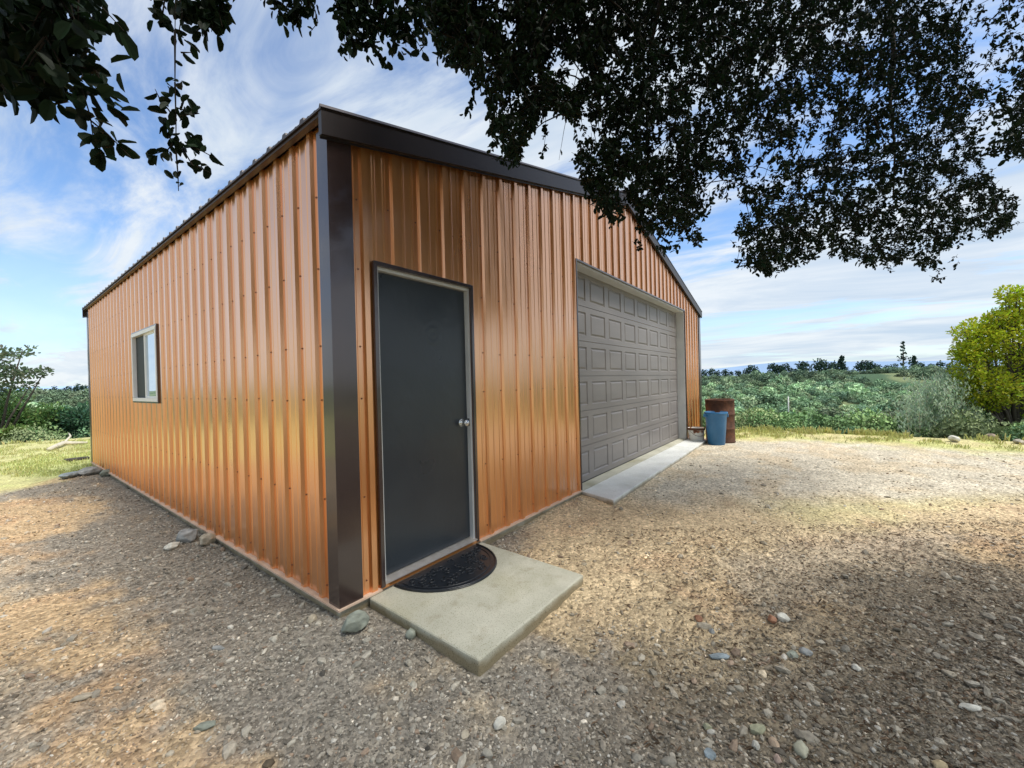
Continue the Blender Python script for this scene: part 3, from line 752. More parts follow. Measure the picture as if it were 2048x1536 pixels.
class Foliage:
    def __init__(s): s.P = []; s.D = []; s.N = []; s.S = []; s.C = []; s.tw = MB()
    def add(s, P, D, Nn, S, C): s.P.append(P); s.D.append(D); s.N.append(Nn); s.S.append(S); s.C.append(C)
    def sprigs(s, c, axis, length, k, size, base, spread=1.0, twig=.0012):
        n = len(c); axis = norm(axis)
        t = (np.arange(k)+.5)/k; t = t[None]+rng.uniform(-.03, .03, (n, k))
        P = c[:, None]+axis[:, None]*(t*length[:, None])[..., None]
        side = rdir(n*k).reshape(n, k, 3); side -= (side*axis[:, None]).sum(-1, keepdims=True)*axis[:, None]; side = norm(side)
        D = norm(axis[:, None]*.65+side*spread); Nn = norm(side*-.2+rdir(n*k).reshape(n, k, 3)*.8+np.array([0, 0, 1.0]))
        sz = (size*rng.uniform(.6, 1.2, (n, k)))
        s.add(P.reshape(-1, 3), D.reshape(-1, 3), Nn.reshape(-1, 3), sz.ravel(), leafcol(n*k, base))
        if twig:
            for i in range(n):
                a = c[i]; b = a+axis[i]*length[i]; s.tw.tube([a-axis[i]*.02, (a+b)/2, b], [twig*1.4, twig, twig*.6], 3, cap=False)
    def build(s, name, mat, parent, aspect=.62, twigname=None, twigpar=None):
        P = np.concatenate(s.P); V, F = leaf_geo(P, np.concatenate(s.D), np.concatenate(s.N), np.concatenate(s.S), aspect)
        o = npmesh(name, V, F, mat, parent, col=np.repeat(np.concatenate(s.C), 8, 0))
        if twigname and s.tw.v: s.tw.build(twigname, [M['twig']], parent)
        return o

# ------------------------------------------------------------------ the oak overhead
def inpoly(px, py, poly):
    ins = np.zeros(px.shape, bool); n = len(poly)
    for i in range(n):
        x1, y1 = poly[i]; x2, y2 = poly[(i+1) % n]
        c = ((y1 > py) != (y2 > py)) & (px < (x2-x1)*(py-y1)/((y2-y1) or 1e-9)+x1); ins ^= c
    return ins
TR = np.array([-3.3, -7.6])
oak = thing('oak_tree', (TR[0], TR[1], float(gz(*TR))), 'large dark leaved oak whose drooping branches hang over the top of the view', 'tree')
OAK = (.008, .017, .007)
POLY = [(840, -260), (858, 50), (885, 117), (950, 146), (976, 193), (985, 300), (1002, 345), (1043, 316), (1066, 250), (1100, 215), (1150, 246), (1158, 351), (1195, 421), (1224, 456), (1262, 405), (1280, 430), (1268, 500), (1318, 509), (1370, 492), (1412, 486), (1387, 445), (1447, 404), (1480, 375), (1470, 527), (1529, 550), (1605, 527), (1646, 503), (1681, 515), (1775, 544), (1815, 515), (1874, 562), (1921, 544), (1891, 497), (2014, 468), (2038, 410), (1973, 351), (1962, 310), (2060, 320), (2180, 330), (2230, -260)]
fo = Foliage()
nn = 24000
px = rng.uniform(820, 2350, nn); py = rng.uniform(-260, 570, nn)
u = np.clip((px-950)/900, 0, 1); dmin = 1.95+1.25*u; dmax = 2.45+2.9*u; dd = dmin+(dmax-dmin)*rng.random(nn)
ok = inpoly(px, py, POLY)
hol = fbm(px/70, py/70, 3)                             # sky windows
ok &= ~((hol > .69-.03*ss((py-250)/250)) & (rng.random(nn) < .8))
h2 = fbm(px/26+50, py/26+9, 2); ok &= ~((h2 > .62) & (rng.random(nn) < .6))
ok &= ~((px < 1010) & (h2 > .5) & (rng.random(nn) < .5))
ok &= ~((np.hypot((px-1990)/70, (py-70)/110) < 1) & (rng.random(nn) < .8))
ok &= ~((np.hypot((px-1975)/45, (py-250)/60) < 1) & (rng.random(nn) < .8))
P = CAM+dd[:, None]*(AF+((px-1024)/FPX)[:, None]*AX-((py-768)/FPX)[:, None]*AY)
roofz = RT0+RISE*(np.minimum(P[:, 0], W-P[:, 0])+.075)
ok &= (P[:, 1] < -.45) | (P[:, 2] > roofz+.45)
P = P[ok]; n = len(P)
ax = rdir(n)*.75+np.array([0, 0, -.75]); ln = rng.uniform(.06, .13, n)
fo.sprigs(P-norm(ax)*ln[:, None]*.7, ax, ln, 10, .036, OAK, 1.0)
main_pts = P
# crown above and behind the frame, coarser leaves
nn = 3400
q = rng.normal(size=(nn, 3)); q = norm(q)*(rng.random((nn, 1))**.4)*np.array([5.0, 2.6, 1.9])+np.array([-1.0, -6.3, 4.3])
x_, y_, d_ = proj(q)
ok = (d_ < .3) | (y_ < -120) | (x_ > 2200)
ok &= (q[:, 2] > 2.6) & (q[:, 1] < -3.2) & ((q[:, 1] < -.45) | (q[:, 2] > 4.9))
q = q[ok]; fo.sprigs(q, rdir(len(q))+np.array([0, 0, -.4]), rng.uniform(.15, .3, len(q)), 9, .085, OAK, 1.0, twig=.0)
# thin branchlets joining the visible sprigs
def droop(a, b, sag=.1, n=7):
    a, b = np.array(a), np.array(b); out = []
    for i in range(n+1):
        t = i/n; p = a*(1-t)+b*t; p = p+np.array([0, 0, sag*math.sin(math.pi*t)]); out.append(p)
    return out
def limb(name, pts, r0, r1, k=10):
    mb = MB(); m = len(pts); mb.tube(pts, [r0+(r1-r0)*i/(m-1) for i in range(m)], k)
    return mb.build(name, [M['bark']], oak, smooth=True)
gzt = float(gz(*TR))
trunk_top = np.array([TR[0]-.1, TR[1]+.25, 2.9])
mb = MB(); tp = [(TR[0], TR[1], gzt-.2), (TR[0], TR[1], gzt+.15), (TR[0]+.03, TR[1]+.05, 1.0), (TR[0]-.04, TR[1]+.12, 1.9), tuple(trunk_top)]
mb.tube(tp, [.46, .34, .27, .25, .23], 16); mb.build('trunk', [M['bark']], oak, smooth=True)
hubs = [at(1780, 20, 3.9), at(1500, -60, 3.3), at(1150, -90, 2.7), at(2150, -140, 3.6), at(420, -420, 1.5), at(1300, 90, 3.0)]
def wavy(a, b, sag, n, amp, seed):
    rg = np.random.default_rng(seed); P = droop(a, b, sag, n); w = np.zeros(3)
    for i in range(1, n): w = w*.6+rg.normal(0, amp, 3); P[i] = P[i]+w
    return P
limb_pts = []
for j, h in enumerate(hubs[:4]+[hubs[5], hubs[4]]):
    r0, n_ = (.10, 12) if j < 5 else (.085, 14)
    P_ = wavy(trunk_top, h, .9 if j < 5 else 1.5, n_, .10, 40+j); limb('branch', P_, r0, .016); limb_pts += P_[2:]
    for i in range(3, n_, 2):
        d_ = norm((rng.normal(size=3)*np.array([1, 1, .6])+np.array([0, 0, .25]))[None])[0]; e_ = P_[i]+d_*rng.uniform(.6, 1.2)
        if proj(e_)[2] > .2 and proj(e_)[1] > -150: continue
        limb('branch', wavy(P_[i], e_, .08, 5, .03, 100+10*j+i), .03*(1.2-i/n_), .005, 6); limb_pts += [e_, (e_+P_[i])/2]
LP = np.array(limb_pts); q = LP[rng.integers(0, len(LP), 3600)]+rng.normal(0, 1, (3600, 3))*np.array([.42, .42, .30])
x_, y_, d_ = proj(q); ok = (d_ < .2) | (y_ < -110) | (x_ < -160) | (x_ > 2250)
ok &= (q[:, 1] < -.5) & (q[:, 2] > 1.9) & (np.linalg.norm(q-CAM, axis=1) > .7)
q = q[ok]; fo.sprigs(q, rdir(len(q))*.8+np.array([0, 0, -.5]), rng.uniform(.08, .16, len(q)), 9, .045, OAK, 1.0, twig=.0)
limb('branch', [hubs[0], at(1788, 110, 3.95), at(1780, 200, 4.0), at(1790, 300, 4.0), at(1786, 400, 4.0)], .022, .005, 8)
tw = MB()
hub_arr = np.array(hubs)
ordd = np.array([((hub_arr-p_)**2).sum(1).min() for p_ in main_pts])
for i in rng.choice(len(main_pts), 900, replace=False):
    b = main_pts[i]; dd2 = ((main_pts-b)**2).sum(1); c_ = np.where((dd2 < .20) & (dd2 > .03) & (ordd < ordd[i]-.02) & (main_pts[:, 2] > b[2]-.05))[0]
    if len(c_) == 0: continue
    a = main_pts[rng.choice(c_)]; tw.tube(droop(a, b, .05, 4), [.0045, .004, .0032, .0025, .0018], 4, cap=False)
# hanging sprays at explicit places: path in photo pixels, depth, leaf length, leaves per metre
def spray(path, depth, leaf, dens, spread=1.0, r=.0022, jit=.03, sub=True):
    pts = [at(a, b, depth) for a, b in path]; tw.tube(pts, [r*(1-.6*i/(len(pts)-1)) for i in range(len(pts))], 5, cap=False)
    for a, b in zip(pts, pts[1:]):
        ln = np.linalg.norm(b-a); k = max(1, int(ln*dens)); t = rng.random(k)[:, None]; P = a*(1-t)+b*t; ax = norm((b-a)[None])
        P = P+rng.normal(0, jit, (k, 3))*np.array([1, 1, 1]); side = rdir(k)
        D = ax*.55+side*spread+np.array([0, 0, -.25]); fo.add(P, D, rdir(k)*.9-AF[None]*.6, leaf*rng.uniform(.6, 1.15, k), leafcol(k, OAK))
Lf = .046
# dense upper-left mass
for _ in range(135):
    a = rng.uniform(-60, 175); b = rng.uniform(-80, 130 if a < 120 else 120); d = rng.uniform(.85, 1.15)
    e = rng.uniform(-30, 30); spray([(a, b), (a+e, b+35), (a+e*1.6, b+62)], d, Lf, 95, jit=.018)
spray([(20, 130), (60, 165), (112, 210)], .95, Lf, 95, jit=.010); spray([(-10, 140), (14, 184)], .95, Lf, 80, jit=.012); spray([(60, 150), (74, 200)], .95, Lf, 60, jit=.004)
spray([(120, 100), (160, 165), (180, 230), (190, 300)], .95, Lf, 90, jit=.012)
spray([(150, 165), (210, 195), (235, 225)], .95, Lf, 110, jit=.008)
spray([(180, 240), (215, 268), (262, 315)], .95, Lf, 80, jit=.008); spray([(185, 250), (198, 290), (205, 318)], .95, Lf, 70, jit=.006)
spray([(165, -30), (200, 10), (248, 62)], .95, Lf*1.1, 60, jit=.004)
spray([(140, 130), (190, 140), (222, 175)], .95, Lf, 80, jit=.006)
# central hanging twig
spray([(352, -60), (350, 60)], 1.1, Lf*.8, 60, jit=.012); spray([(350, 60), (350, 165)], 1.1, Lf*.5, 18, jit=.003, r=.003)
spray([(350, 165), (352, 240), (352, 300)], 1.1, Lf*.8, 190, jit=.016)
spray([(352, 215), (385, 225), (400, 212)], 1.1, Lf*.75, 110, jit=.006); spray([(345, 230), (318, 195), (310, 178)], 1.1, Lf*.7, 60, jit=.003)
spray([(352, 280), (335, 300), (296, 312)], 1.1, Lf*.65, 110, jit=.006); spray([(352, 285), (400, 300), (430, 316)], 1.1, Lf*.8, 150, jit=.010)
spray([(355, 280), (385, 330), (420, 345)], 1.1, Lf*.7, 90, jit=.008); spray([(352, 300), (356, 350), (357, 382)], 1.1, Lf*.5, 70, jit=.005)
spray([(362, 105), (385, 105)], 1.1, Lf*.8, 60, jit=.004)
# small clusters along the top
for cx, x0, x1, yb, d, m_ in ((390, 312, 470, 88, 1.15, 26), (580, 530, 632, 58, 1.5, 16), (760, 662, 862, 140, 1.6, 60)):
    for _ in range(m_):
        a = rng.uniform(x0+12, x1-12); top = rng.uniform(-70, yb*.35); bot = min(yb-18, top+rng.uniform(25, 70))*(.6+.4*math.cos((a-cx)/(x1-x0)*2))
        if bot < top: continue
        spray([(a, top), (a+rng.uniform(-14, 14), bot)], d, Lf*.9, 130, jit=.012)
spray([(630, 20), (636, 45), (622, 62)], 1.5, Lf*.5, 60, jit=.004)
spray([(690, 60), (700, 118)], 1.6, Lf*.8, 90, jit=.010); spray([(740, 80), (775, 132)], 1.6, Lf*.9, 120, jit=.010); spray([(820, 60), (850, 110)], 1.6, Lf*.9, 90, jit=.010)
# stray sprays around the main mass
spray([(958, 150), (945, 200), (928, 238)], 2.3, .040, 90, jit=.010); spray([(1090, 200), (1092, 260), (1086, 314)], 2.4, .038, 90, jit=.010)
spray([(1140, 200), (1128, 260), (1118, 320)], 2.4, .036, 8, jit=.004)
spray([(1995, -40), (2020, 60), (2030, 150)], 2.6, .045, 60, jit=.03); spray([(1960, 180), (2010, 240), (2045, 300)], 2.6, .045, 90, jit=.03)
spray([(2050, 180), (2040, 240), (2000, 300)], 2.6, .045, 120, jit=.03)
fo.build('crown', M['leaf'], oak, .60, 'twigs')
tw.build('branchlets', [M['twig']], oak, smooth=True)

# ------------------------------------------------------------------ nearby bushes and trees
def blob_bush(root, blobs, n, leaf, base, mat, name='foliage', aspect=.6, up=.3, shell=.45, shade=.5, droop_=0):
    f = Foliage(); tot = sum(b[3]*b[4] for b in blobs); zc_ = min(b[2]-b[4] for b in blobs); zt = max(b[2]+b[4] for b in blobs)
    for bx, by, bz, r, rz in blobs:
        k = int(n*r*rz/tot); q = rdir(k); rad = shell+(1-shell)*rng.random((k, 1))**.6
        rad = rad*(1+.28*(fbm(q[:, 0:1]*3+bx, q[:, 1:2]*3+q[:, 2:3]*2+bz, 3)-.45)*2)
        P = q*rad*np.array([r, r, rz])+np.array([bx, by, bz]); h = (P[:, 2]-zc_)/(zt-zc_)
        D = norm(q+rdir(k)*.8+np.array([0, 0, up-droop_])); Nn = norm(q*.6+rdir(k)*.6+np.array([0, 0, .5]))
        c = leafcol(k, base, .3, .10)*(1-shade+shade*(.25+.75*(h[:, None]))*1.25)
        f.add(P, D, Nn, leaf*rng.uniform(.6, 1.3, k), c)
    return f.build(name, mat, root, aspect)
def stems(root, base, tips, r=.05, name='trunk', mat='bark'):
    mb = MB(); b = np.array(base, float)
    for t in tips:
        t = np.array(t, float); m_ = (b+t)/2+np.array([rng.normal(0, .08), rng.normal(0, .08), .1]); mb.tube([b-np.array([0, 0, .1]), m_, t], [r, r*.6, r*.2], 6)
    return mb.build(name, [M[mat]], root, smooth=True)

def place(px, py, depth):
    p = at(px, py, depth); return np.array([p[0], p[1], float(gz(p[0], p[1]))])
# bright green bush, right
b0 = place(2035, 870, 11.2)
root = thing('broadleaf_bush', b0, 'tall bright yellow green leafy bush at the right edge of the yard', 'bush')
def bl(px, py, r, rz, d=11.2): p = at(px, py, d); return (p[0], p[1], p[2], r, rz)
bls = [bl(2020, 690, .95, .85), bl(1960, 690, .55, .55), bl(2085, 660, 1.1, .95), bl(2060, 610, .55, .35), bl(1975, 775, .70, .55, 11), bl(2070, 785, 1.1, .75), bl(2000, 640, .35, .35), bl(1935, 740, .35, .35, 11), bl(2140, 740, 1.2, 1.2, 11.5), bl(1948, 655, .30, .25)]
bls += [bl(rng.uniform(1925, 1990), rng.uniform(640, 810), rng.uniform(.16, .30), rng.uniform(.14, .26), 11) for _ in range(12)]+[bl(rng.uniform(1990, 2060), rng.uniform(580, 640), rng.uniform(.14, .26), rng.uniform(.12, .22), 11) for _ in range(7)]
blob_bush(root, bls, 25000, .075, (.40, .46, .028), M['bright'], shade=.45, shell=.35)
stems(root, b0, [b[:3] for b in bls], .06)
# feathery grey-green bush
b0 = place(1885, 880, 11.9)
root = thing('feathery_bush', b0, 'wispy grey green bush with upright feathery stems left of the bright bush', 'bush')
f = Foliage(); mbs = MB()
for i in range(620):
    pxp = 1885+rng.normal(0, 42)+(40 if rng.random() < .35 else 0); pxp = np.clip(pxp, 1812, 2030)
    hmax = 92*math.exp(-((pxp-1888)/50)**2)+46+14*rng.random()
    base = place(pxp, 880, 11.9+rng.uniform(-.9, .9)); lean = np.array([rng.normal(0, .18), rng.normal(0, .18), 1.0]); hh = hmax/68*rng.uniform(.45, 1.0)
    tip = base+lean*hh
    if i % 7 == 0: mbs.tube([base, (base+tip)/2, tip], [.006, .004, .002], 3, cap=False)
    k = int(30*hh)+10; t = rng.uniform(.05, 1, (k, 1)); P = base*(1-t)+tip*t+rng.normal(0, .05, (k, 3))
    f.add(P, rdir(k)*.6+np.array([0, 0, .9]), rdir(k), rng.uniform(.05, .12, k), leafcol(k, (.50, .60, .42), .22, .05))
f.build('foliage', M['bright'], root, .30); mbs.build('stem_cluster', [M['wood']], root)

# left tree and shrubs at the lawn edge
b0 = place(-10, 880, 15.5)
root = thing('broadleaf_tree', b0, 'thin crowned tree with a spreading side branch at the left edge of the lawn', 'tree')
d = 15.5
def bl2(px, py, r, rz, dd=15.5): p = at(px, py, dd); return (p[0], p[1], p[2], r, rz)
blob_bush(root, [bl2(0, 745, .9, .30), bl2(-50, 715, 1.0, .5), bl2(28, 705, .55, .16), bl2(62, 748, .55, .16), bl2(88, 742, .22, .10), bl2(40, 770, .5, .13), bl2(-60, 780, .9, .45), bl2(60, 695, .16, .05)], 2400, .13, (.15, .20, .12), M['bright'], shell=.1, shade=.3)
stems(root, b0, [bl2(0, 745, 1, 1)[:3], bl2(-50, 700, 1, 1)[:3], bl2(88, 745, 1, 1)[:3], bl2(45, 700, 1, 1)[:3], bl2(60, 772, 1, 1)[:3]], .06)
LEFT = [(20, 840, .95, .95, 16.5, (.10, .17, .05), 'rounded mid green shrub under the thin crowned tree'),
        (75, 838, .80, .75, 17.5, (.085, .15, .05), 'mid green shrub right of the thin crowned tree'),
        (118, 842, .60, .62, 18.2, (.055, .11, .05), 'low dark green shrub midway along the lawn edge'),
        (160, 838, .75, .80, 18.4, (.045, .10, .055), 'dark bluish green shrub next to the far corner of the garage'),
        (-40, 830, 1.1, 1.2, 16.0, (.08, .14, .05), 'large green shrub cut by the left picture border'),
        (45, 868, .45, .40, 15.8, (.14, .20, .06), 'small pale green shrub in front at the lawn edge')]
for pxl, pyl, r_, rz_, dd_, cc, lab in LEFT:
    p = at(pxl, pyl, dd_); g = place(pxl, 880, dd_)
    root = thing('shrub', g, lab, 'shrub', 'shrubs along the lawn edge')
    zc_ = g[2]+rz_*.8
    if p[2] > zc_: zc_ = p[2]
    bb = [(p[0]+rng.normal(0, r_*.35), p[1]+rng.normal(0, r_*.35), zc_+rng.uniform(-.35, .25)*rz_, r_*rng.uniform(.5, .8), rz_*rng.uniform(.5, .8)) for _ in range(7)]
    bb.append((p[0], p[1], g[2]+rz_*.5, r_, rz_*.7))
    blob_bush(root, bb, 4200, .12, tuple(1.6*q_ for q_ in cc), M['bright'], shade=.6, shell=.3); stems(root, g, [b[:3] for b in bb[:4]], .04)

# pale cut branch, kerb block and pipe on the far lawn
g = on_ground(128, 896)
mb = MB(); a = on_ground(98, 903); b = on_ground(126, 893); c = on_ground(175, 889)
up = np.array([0, 0, .06]); mb.tube([a+up, (a+b)/2+up*1.3, b+up*1.6, (b+c)/2+up*1.2, c+up], [.05, .06, .065, .05, .03], 8)
mb.tube([b+up, b+np.array([.2, .5, .25]), b+np.array([.2, .9, .32])], [.04, .025, .012], 6)
o = mb.build('fallen_branch', [noise_mat('bleached_wood', (.42, .38, .30), (.62, .57, .46), 8, .9)], smooth=True); tag(o, 'bleached fallen branch lying on the lawn left of the garage', 'branch')
g = on_ground(172, 918)
mb = MB(); mb.box(g[0]-.34, g[1]-.12, g[2]-.05, g[0]+.05, g[1]+.12, g[2]+.05); o = mb.build('splash_block', [noise_mat('dark_wood', (.03, .025, .02), (.06, .05, .04), 8, .9)], bevel=.01)
tag(o, 'small dark block on the ground at the far left corner of the garage', 'block')

# ------------------------------------------------------------------ grass (stuff)
def grass():
    n = 60000
    pxg = np.concatenate([rng.uniform(-30, 300, n//2), rng.uniform(1400, 2080, n//2)]); 
    fw = np.concatenate([rng.uniform(7.5, 17, n//2), 5.5+rng.random(n//2)**.7*4.6]); rt = (pxg-1024)/FPX*fw
    x = CAM[0]+fw*math.cos(YAW)+rt*math.sin(YAW); y = CAM[1]+fw*math.sin(YAW)-rt*math.cos(YAW)
    c = zone_colour(x, y); green = (c[:, 1] > c[:, 0]*.97) & (c[:, 2] < c[:, 1]*.62)
    e = edge_dist(x, y); clump = fbm(x*3, y*3, 3)
    ok = green & (e < .6) & ~((x > -.1) & (x < W+.1) & (y > -.1) & (y < L+.1)) & (clump+rng.random(n)*.4 > .62)
    x, y, c, e = x[ok], y[ok], c[ok], e[ok]; k = len(x)
    P = np.stack([x, y, gz(x, y)], 1); D = rdir(k)*.45+np.array([0, 0, 1.0])
    sz = rng.uniform(.03, .08, k)*(1+1.2*ss((e+.6)/.8))
    V, F = leaf_geo(P, D, rdir(k), sz, .16)
    col = c*rng.uniform(.75, 1.3, (k, 1))*(1+rng.normal(0, .05, (k, 3)))
    o = npmesh('grass', V, F, M['grass'], col=np.repeat(np.clip(col, .01, 1), 8, 0)); tag(o, 'short yellow green grass along the yard edges', 'grass', kind='stuff')
grass()

# ------------------------------------------------------------------ leaf litter (stuff)
def litter():
    n = 11000; fw = rng.uniform(1.3, 3.6, n); rt = rng.uniform(-.2, 1.32, n)*fw
    x = CAM[0]+fw*math.cos(YAW)+rt*math.sin(YAW); y = CAM[1]+fw*math.sin(YAW)-rt*math.cos(YAW)
    ok = ~((x > .1) & (x < 1.25) & (y > -1.0)) & (y < -.05) & (rng.random(n) < ss((rt-.1)/1.6)+.08); x, y = x[ok], y[ok]; k = len(x)
    P = np.stack([x, y, gz(x, y)+.006], 1); D = rdir(k)*np.array([1, 1, .25]); 
    V, F = leaf_geo(P, D, np.array([[0, 0, 1.0]])+rdir(k)*.5, rng.uniform(.014, .036, k), .24)
    c = np.where(rng.random((k, 1)) < .5, np.array([[.33, .29, .22]]), np.array([[.16, .11, .07]]))*rng.uniform(.6, 1.4, (k, 1))
    o = npmesh('leaf_litter', V, F, M['grass'], col=np.repeat(c, 8, 0)); tag(o, 'dry leaf litter scattered over the dark gravel', 'leaves', kind='stuff')
litter()

# ------------------------------------------------------------------ far hillside scrub (stuff) and skyline trees
def far_scrub():
    protos = []
    for s in range(16):
        k = 280 if s < 10 else 900; q = rdir(k); q[:, 2] = np.abs(q[:, 2])*1.1-.15
        P = q*(.75+.35*rng.random((k, 1))); D = norm(rdir(k)+q*.5); Nn = norm(q+rdir(k)*.5)
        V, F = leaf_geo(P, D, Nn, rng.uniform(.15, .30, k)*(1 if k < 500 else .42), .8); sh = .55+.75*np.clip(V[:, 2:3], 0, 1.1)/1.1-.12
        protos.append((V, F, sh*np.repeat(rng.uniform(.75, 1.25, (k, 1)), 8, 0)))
    n = 8200; Vs = []; Fs = []; Cs = []; off = 0
    az = np.concatenate([rng.uniform(-18, 22, n*2//3), rng.uniform(76, 96, n//3)])
    r = 13+np.concatenate([rng.random(n*2//3), rng.random(n//3)])**1.15*185
    x = CAM[0]+r*np.cos(np.radians(az)); y = CAM[1]+r*np.sin(np.radians(az)); e = edge_dist(x, y)
    nz = fbm(x*.03, y*.03, 4); gap = fbm(x*.05+9, y*.05, 3)
    for i in range(len(x)):
        if e[i] < 3.2 or (gap[i] > .64 and e[i] > 30): continue
        s = math.exp(rng.normal(-.10, .45))*(.72+e[i]/230); s = min(s, 3.6 if e[i] < 120 else 1.7)
        if rng.random() < .06 and e[i] > 40: s *= 1.55
        if e[i] > 140: s *= rng.uniform(.6, 1.15)
        if e[i] < 14: s = min(s, (.45+e[i]*.07)*rng.uniform(.6, 1.15))
        V, F, sh = protos[i % 10 if e[i] > 22 else 10+i % 6]; a = rng.random()*6.28; c_, s_ = math.cos(a), math.sin(a)
        Q = V@np.array([[c_, s_, 0], [-s_, c_, 0], [0, 0, 1]])*np.array([s, s, s*rng.uniform(.75, 1.35)])+np.array([x[i], y[i], float(terrain(x[i], y[i]))-.1*s])
        haze = min(1, e[i]/180); pal = [(.085, .150, .070), (.120, .185, .085), (.065, .120, .070), (.150, .190, .105)][rng.integers(4)]
        col = (np.array(pal)*(1-haze*.35)+np.array([.13, .185, .165])*haze*.75)*np.array([2.2, 2.1, 1.85])  # distance haze painted into the leaf colour, paler and bluer farther out
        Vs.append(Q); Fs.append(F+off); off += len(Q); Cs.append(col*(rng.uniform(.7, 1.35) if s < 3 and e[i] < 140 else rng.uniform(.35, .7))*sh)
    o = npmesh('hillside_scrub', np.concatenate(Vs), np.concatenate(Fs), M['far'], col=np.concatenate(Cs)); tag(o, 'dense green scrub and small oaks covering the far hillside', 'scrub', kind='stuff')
far_scrub()

def sky_tree(px, h_px, dist, conic, lab, group, sparse=False):
    p = at(px, 752-(px-1640)*.0287, dist); g = np.array([p[0], p[1], float(terrain(p[0], p[1]))]); H = h_px/FPX*dist+max(0, 1.2-g[2])
    root = thing('pine_tree' if conic else 'ridge_tree', g, lab, 'tree', group)
    mb = MB(); mb.tube([g-np.array([0, 0, .5]), g+np.array([0, 0, H*.55]), g+np.array([H*.02, 0, H*.95])], [H*.03, H*.02, H*.006], 5); mb.build('trunk', [M['bark']], root)
    k = 60 if sparse else 150; t = rng.random((k, 1)); q = rdir(k)
    if conic: P = q*np.array([1, 1, .3])*(H*.20*(1.05-t))+np.array([0, 0, 1])*H*(.22+.78*t)
    else: P = q*np.array([.38, .38, .42])*H*rng.uniform(.5, 1, (k, 1))+np.array([0, 0, .55*H])
    V, F = leaf_geo(P+g, rdir(k), q, np.full(k, H*(.09 if sparse else .14)), .8)
    npmesh('crown', V, F, M['far'], root, col=np.repeat(leafcol(k, (.040, .075, .055), .3, .05), 8, 0))
rs = random.Random(9); G = 'small trees along the far ridge'
xs = [1408, 1425, 1437, 1448, 1462, 1478, 1492, 1503, 1512, 1545, 1555, 1562, 1572, 1585, 1606, 1612, 1640, 1650, 1662, 1672, 1690, 1720, 1735, 1742, 1755, 1775, 1790, 1840, 1862, 1880, 1900]
hs = [14, 16, 12, 14, 10, 12, 14, 20, 14, 22, 20, 18, 22, 12, 26, 22, 28, 24, 20, 22, 16, 22, 24, 20, 16, 14, 16, 18, 14, 18, 14]
for a, b in zip(xs, hs): sky_tree(a+rs.uniform(-2, 2), b*1.15, rs.uniform(168, 190), False, 'small dark tree standing among others on the far ridge', G)
sky_tree(1684, 34, 178, True, 'leaning dark pine rising above the middle of the far ridge', None)
sky_tree(1807, 58, 172, True, 'tallest sparse pine on the far ridge left of the feathery bush', None, True)
sky_tree(1829, 30, 180, True, 'short pine just right of the tallest sparse pine on the ridge', None)
for a in (108, 122, 136, 147, 158, 170): sky_tree(a, rs.uniform(10, 20), rs.uniform(150, 200), False, 'small dark tree on the distant skyline left of the garage', 'skyline trees left of the garage')
p = at(1577, 815, 95); gp = float(terrain(p[0], p[1])); mb = MB(); top = at(1577, 793, 95)
mb.tube([(p[0], p[1], gp-.3), (p[0], p[1], top[2])], [.14, .12], 8); o = mb.build('pale_post', [M['white']], smooth=True); tag(o, 'thin pale post standing in the scrub of the far hillside', 'post')

# faint blue mountains
def mountains():
    V = []; F = []
    az = np.linspace(-30, 100, 260); d = 9000
    hh = 60+150*fbm(az*.06+3, az*0+2.2, 4)+110*np.exp(-((az-3)/7)**2)
    for i, a in enumerate(az):
        c, s = math.cos(R(a)), math.sin(R(a)); V += [(CAM[0]+d*c, CAM[1]+d*s, -100), (CAM[0]+(d+300)*c, CAM[1]+(d+300)*s, float(hh[i]))]
        if i: F.append((2*i-2, 2*i-1, 2*i+1, 2*i))
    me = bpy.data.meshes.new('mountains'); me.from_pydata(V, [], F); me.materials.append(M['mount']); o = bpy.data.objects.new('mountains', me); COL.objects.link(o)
    tag(o, 'faint blue mountain range on the horizon', kind='structure')
mountains()

# ------------------------------------------------------------------ sky, sun, camera
SUN_EL, SUN_AZ = R(60), R(283)      # azimuth of the sun measured from +X toward +Y
sd = Vector((math.cos(SUN_AZ)*math.cos(SUN_EL), math.sin(SUN_AZ)*math.cos(SUN_EL), math.sin(SUN_EL)))
wd = bpy.data.worlds.new("World"); scn.world = wd; wd.use_nodes = True; nt = wd.node_tree
bg = nt.nodes['Background']; bg.inputs[1].default_value = .132
sky = nt.nodes.new('ShaderNodeTexSky'); sky.sky_type = 'NISHITA'; sky.sun_disc = False; sky.sun_elevation = SUN_EL
sky.sun_rotation = math.atan2(sd.x, sd.y); sky.air_density = 1.0; sky.dust_density = .6; sky.ozone_density = 1.5
tc = nt.nodes.new('ShaderNodeTexCoord'); sp = nt.nodes.new('ShaderNodeSeparateXYZ'); nt.links.new(tc.outputs['Generated'], sp.inputs[0])
def mth(op, a, b=None, c=None):
    n = nt.nodes.new('ShaderNodeMath'); n.operation = op
    for i, v in enumerate((a, b, c)):
        if v is None: continue
        if isinstance(v, (int, float)): n.inputs[i].default_value = v
        else: nt.links.new(v, n.inputs[i])
    return n.outputs[0]
den = mth('ADD', mth('MAXIMUM', sp.outputs[2], 0), .16)
cx_ = mth('DIVIDE', sp.outputs[0], den); cy_ = mth('DIVIDE', sp.outputs[1], den)
cb = nt.nodes.new('ShaderNodeCombineXYZ'); nt.links.new(cx_, cb.inputs[0]); nt.links.new(cy_, cb.inputs[1])
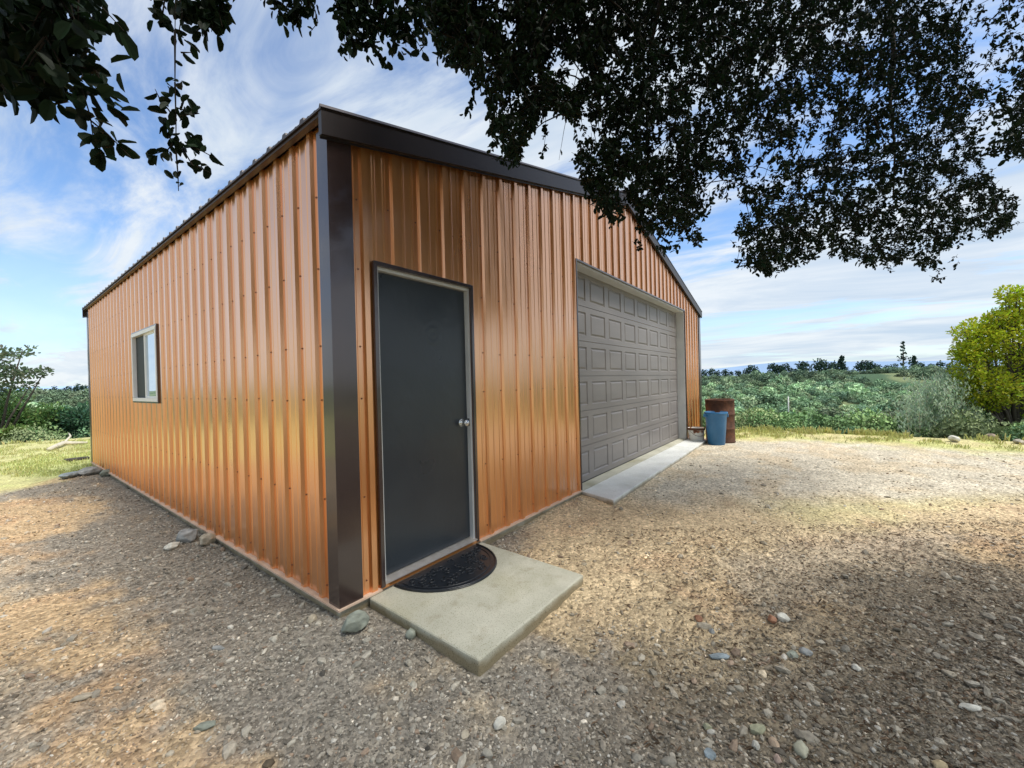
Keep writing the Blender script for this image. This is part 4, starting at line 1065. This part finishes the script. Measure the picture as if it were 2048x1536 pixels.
def cloudnoise(scale, stretch, rot, det=8, rough=.55, dist=.4, loc=(0, 0, 0)):
    mp = nt.nodes.new('ShaderNodeMapping'); mp.inputs['Rotation'].default_value = (0, 0, R(rot)); mp.inputs['Scale'].default_value = stretch; mp.inputs['Location'].default_value = loc
    nt.links.new(cb.outputs[0], mp.inputs[0]); n = nt.nodes.new('ShaderNodeTexNoise')
    n.inputs['Scale'].default_value = scale; n.inputs['Detail'].default_value = det; n.inputs['Roughness'].default_value = rough; n.inputs['Distortion'].default_value = dist
    nt.links.new(mp.outputs[0], n.inputs['Vector']); return n.outputs['Fac']
big = cloudnoise(.85, (1, .45, 1), 38, 5, .5, .5, (2.1, .4, 0)); fine = cloudnoise(3.2, (1, .35, 1), 52, 9, .62, .8)
cov = mth('ADD', mth('MULTIPLY', big, .65), mth('MULTIPLY', fine, .35))
rp = nt.nodes.new('ShaderNodeMapRange'); rp.interpolation_type = 'SMOOTHSTEP'; rp.inputs['From Min'].default_value = .395; rp.inputs['From Max'].default_value = .52
nt.links.new(cov, rp.inputs['Value'])
hor = nt.nodes.new('ShaderNodeMapRange'); hor.inputs['From Min'].default_value = .02; hor.inputs['From Max'].default_value = .30; hor.inputs['To Min'].default_value = .45; hor.inputs['To Max'].default_value = 0
nt.links.new(sp.outputs[2], hor.inputs['Value'])
cf = mth('MINIMUM', mth('ADD', rp.outputs[0], hor.outputs[0]), .94)
tint = nt.nodes.new('ShaderNodeMix'); tint.data_type = 'RGBA'; tint.blend_type = 'MULTIPLY'; tint.inputs['Factor'].default_value = 1
nt.links.new(sky.outputs[0], tint.inputs['A']); tint.inputs['B'].default_value = (1.25, 1.45, 1.65, 1)
shade = cloudnoise(2.0, (1, .4, 1), 45, 6, .6, .5, (5, 3, 0))
shr = nt.nodes.new('ShaderNodeValToRGB'); shr.color_ramp.elements[0].position = .35; shr.color_ramp.elements[0].color = (4.5, 5.4, 6.5, 1); shr.color_ramp.elements[1].position = .6; shr.color_ramp.elements[1].color = (6.6, 7.0, 7.35, 1)
nt.links.new(shade, shr.inputs[0])
mx = nt.nodes.new('ShaderNodeMix'); mx.data_type = 'RGBA'; nt.links.new(cf, mx.inputs['Factor']); nt.links.new(tint.outputs['Result'], mx.inputs['A']); nt.links.new(shr.outputs[0], mx.inputs['B'])
nt.links.new(mx.outputs['Result'], bg.inputs[0])

sl = bpy.data.lights.new('sun', 'SUN'); sl.energy = 4.6; sl.angle = R(22); sl.color = (1, .95, .87)
so = bpy.data.objects.new('sun', sl); COL.objects.link(so); so.rotation_euler = (-sd).to_track_quat('-Z', 'Y').to_euler()

cd = bpy.data.cameras.new('camera'); co_ = bpy.data.objects.new('camera', cd); COL.objects.link(co_)
cd.sensor_width = 36; cd.lens = FPX/2048*36; cd.clip_start = .05; cd.clip_end = 20000
co_.matrix_world = Matrix(((AX[0], AY[0], -AF[0], CAM[0]), (AX[1], AY[1], -AF[1], CAM[1]), (AX[2], AY[2], -AF[2], CAM[2]), (0, 0, 0, 1)))
scn.camera = co_
scn.view_settings.view_transform = 'Standard'; scn.view_settings.look = 'None'; scn.view_settings.exposure = 0; scn.view_settings.gamma = 1
scn.cycles.max_bounces = 6; scn.cycles.use_denoising = True
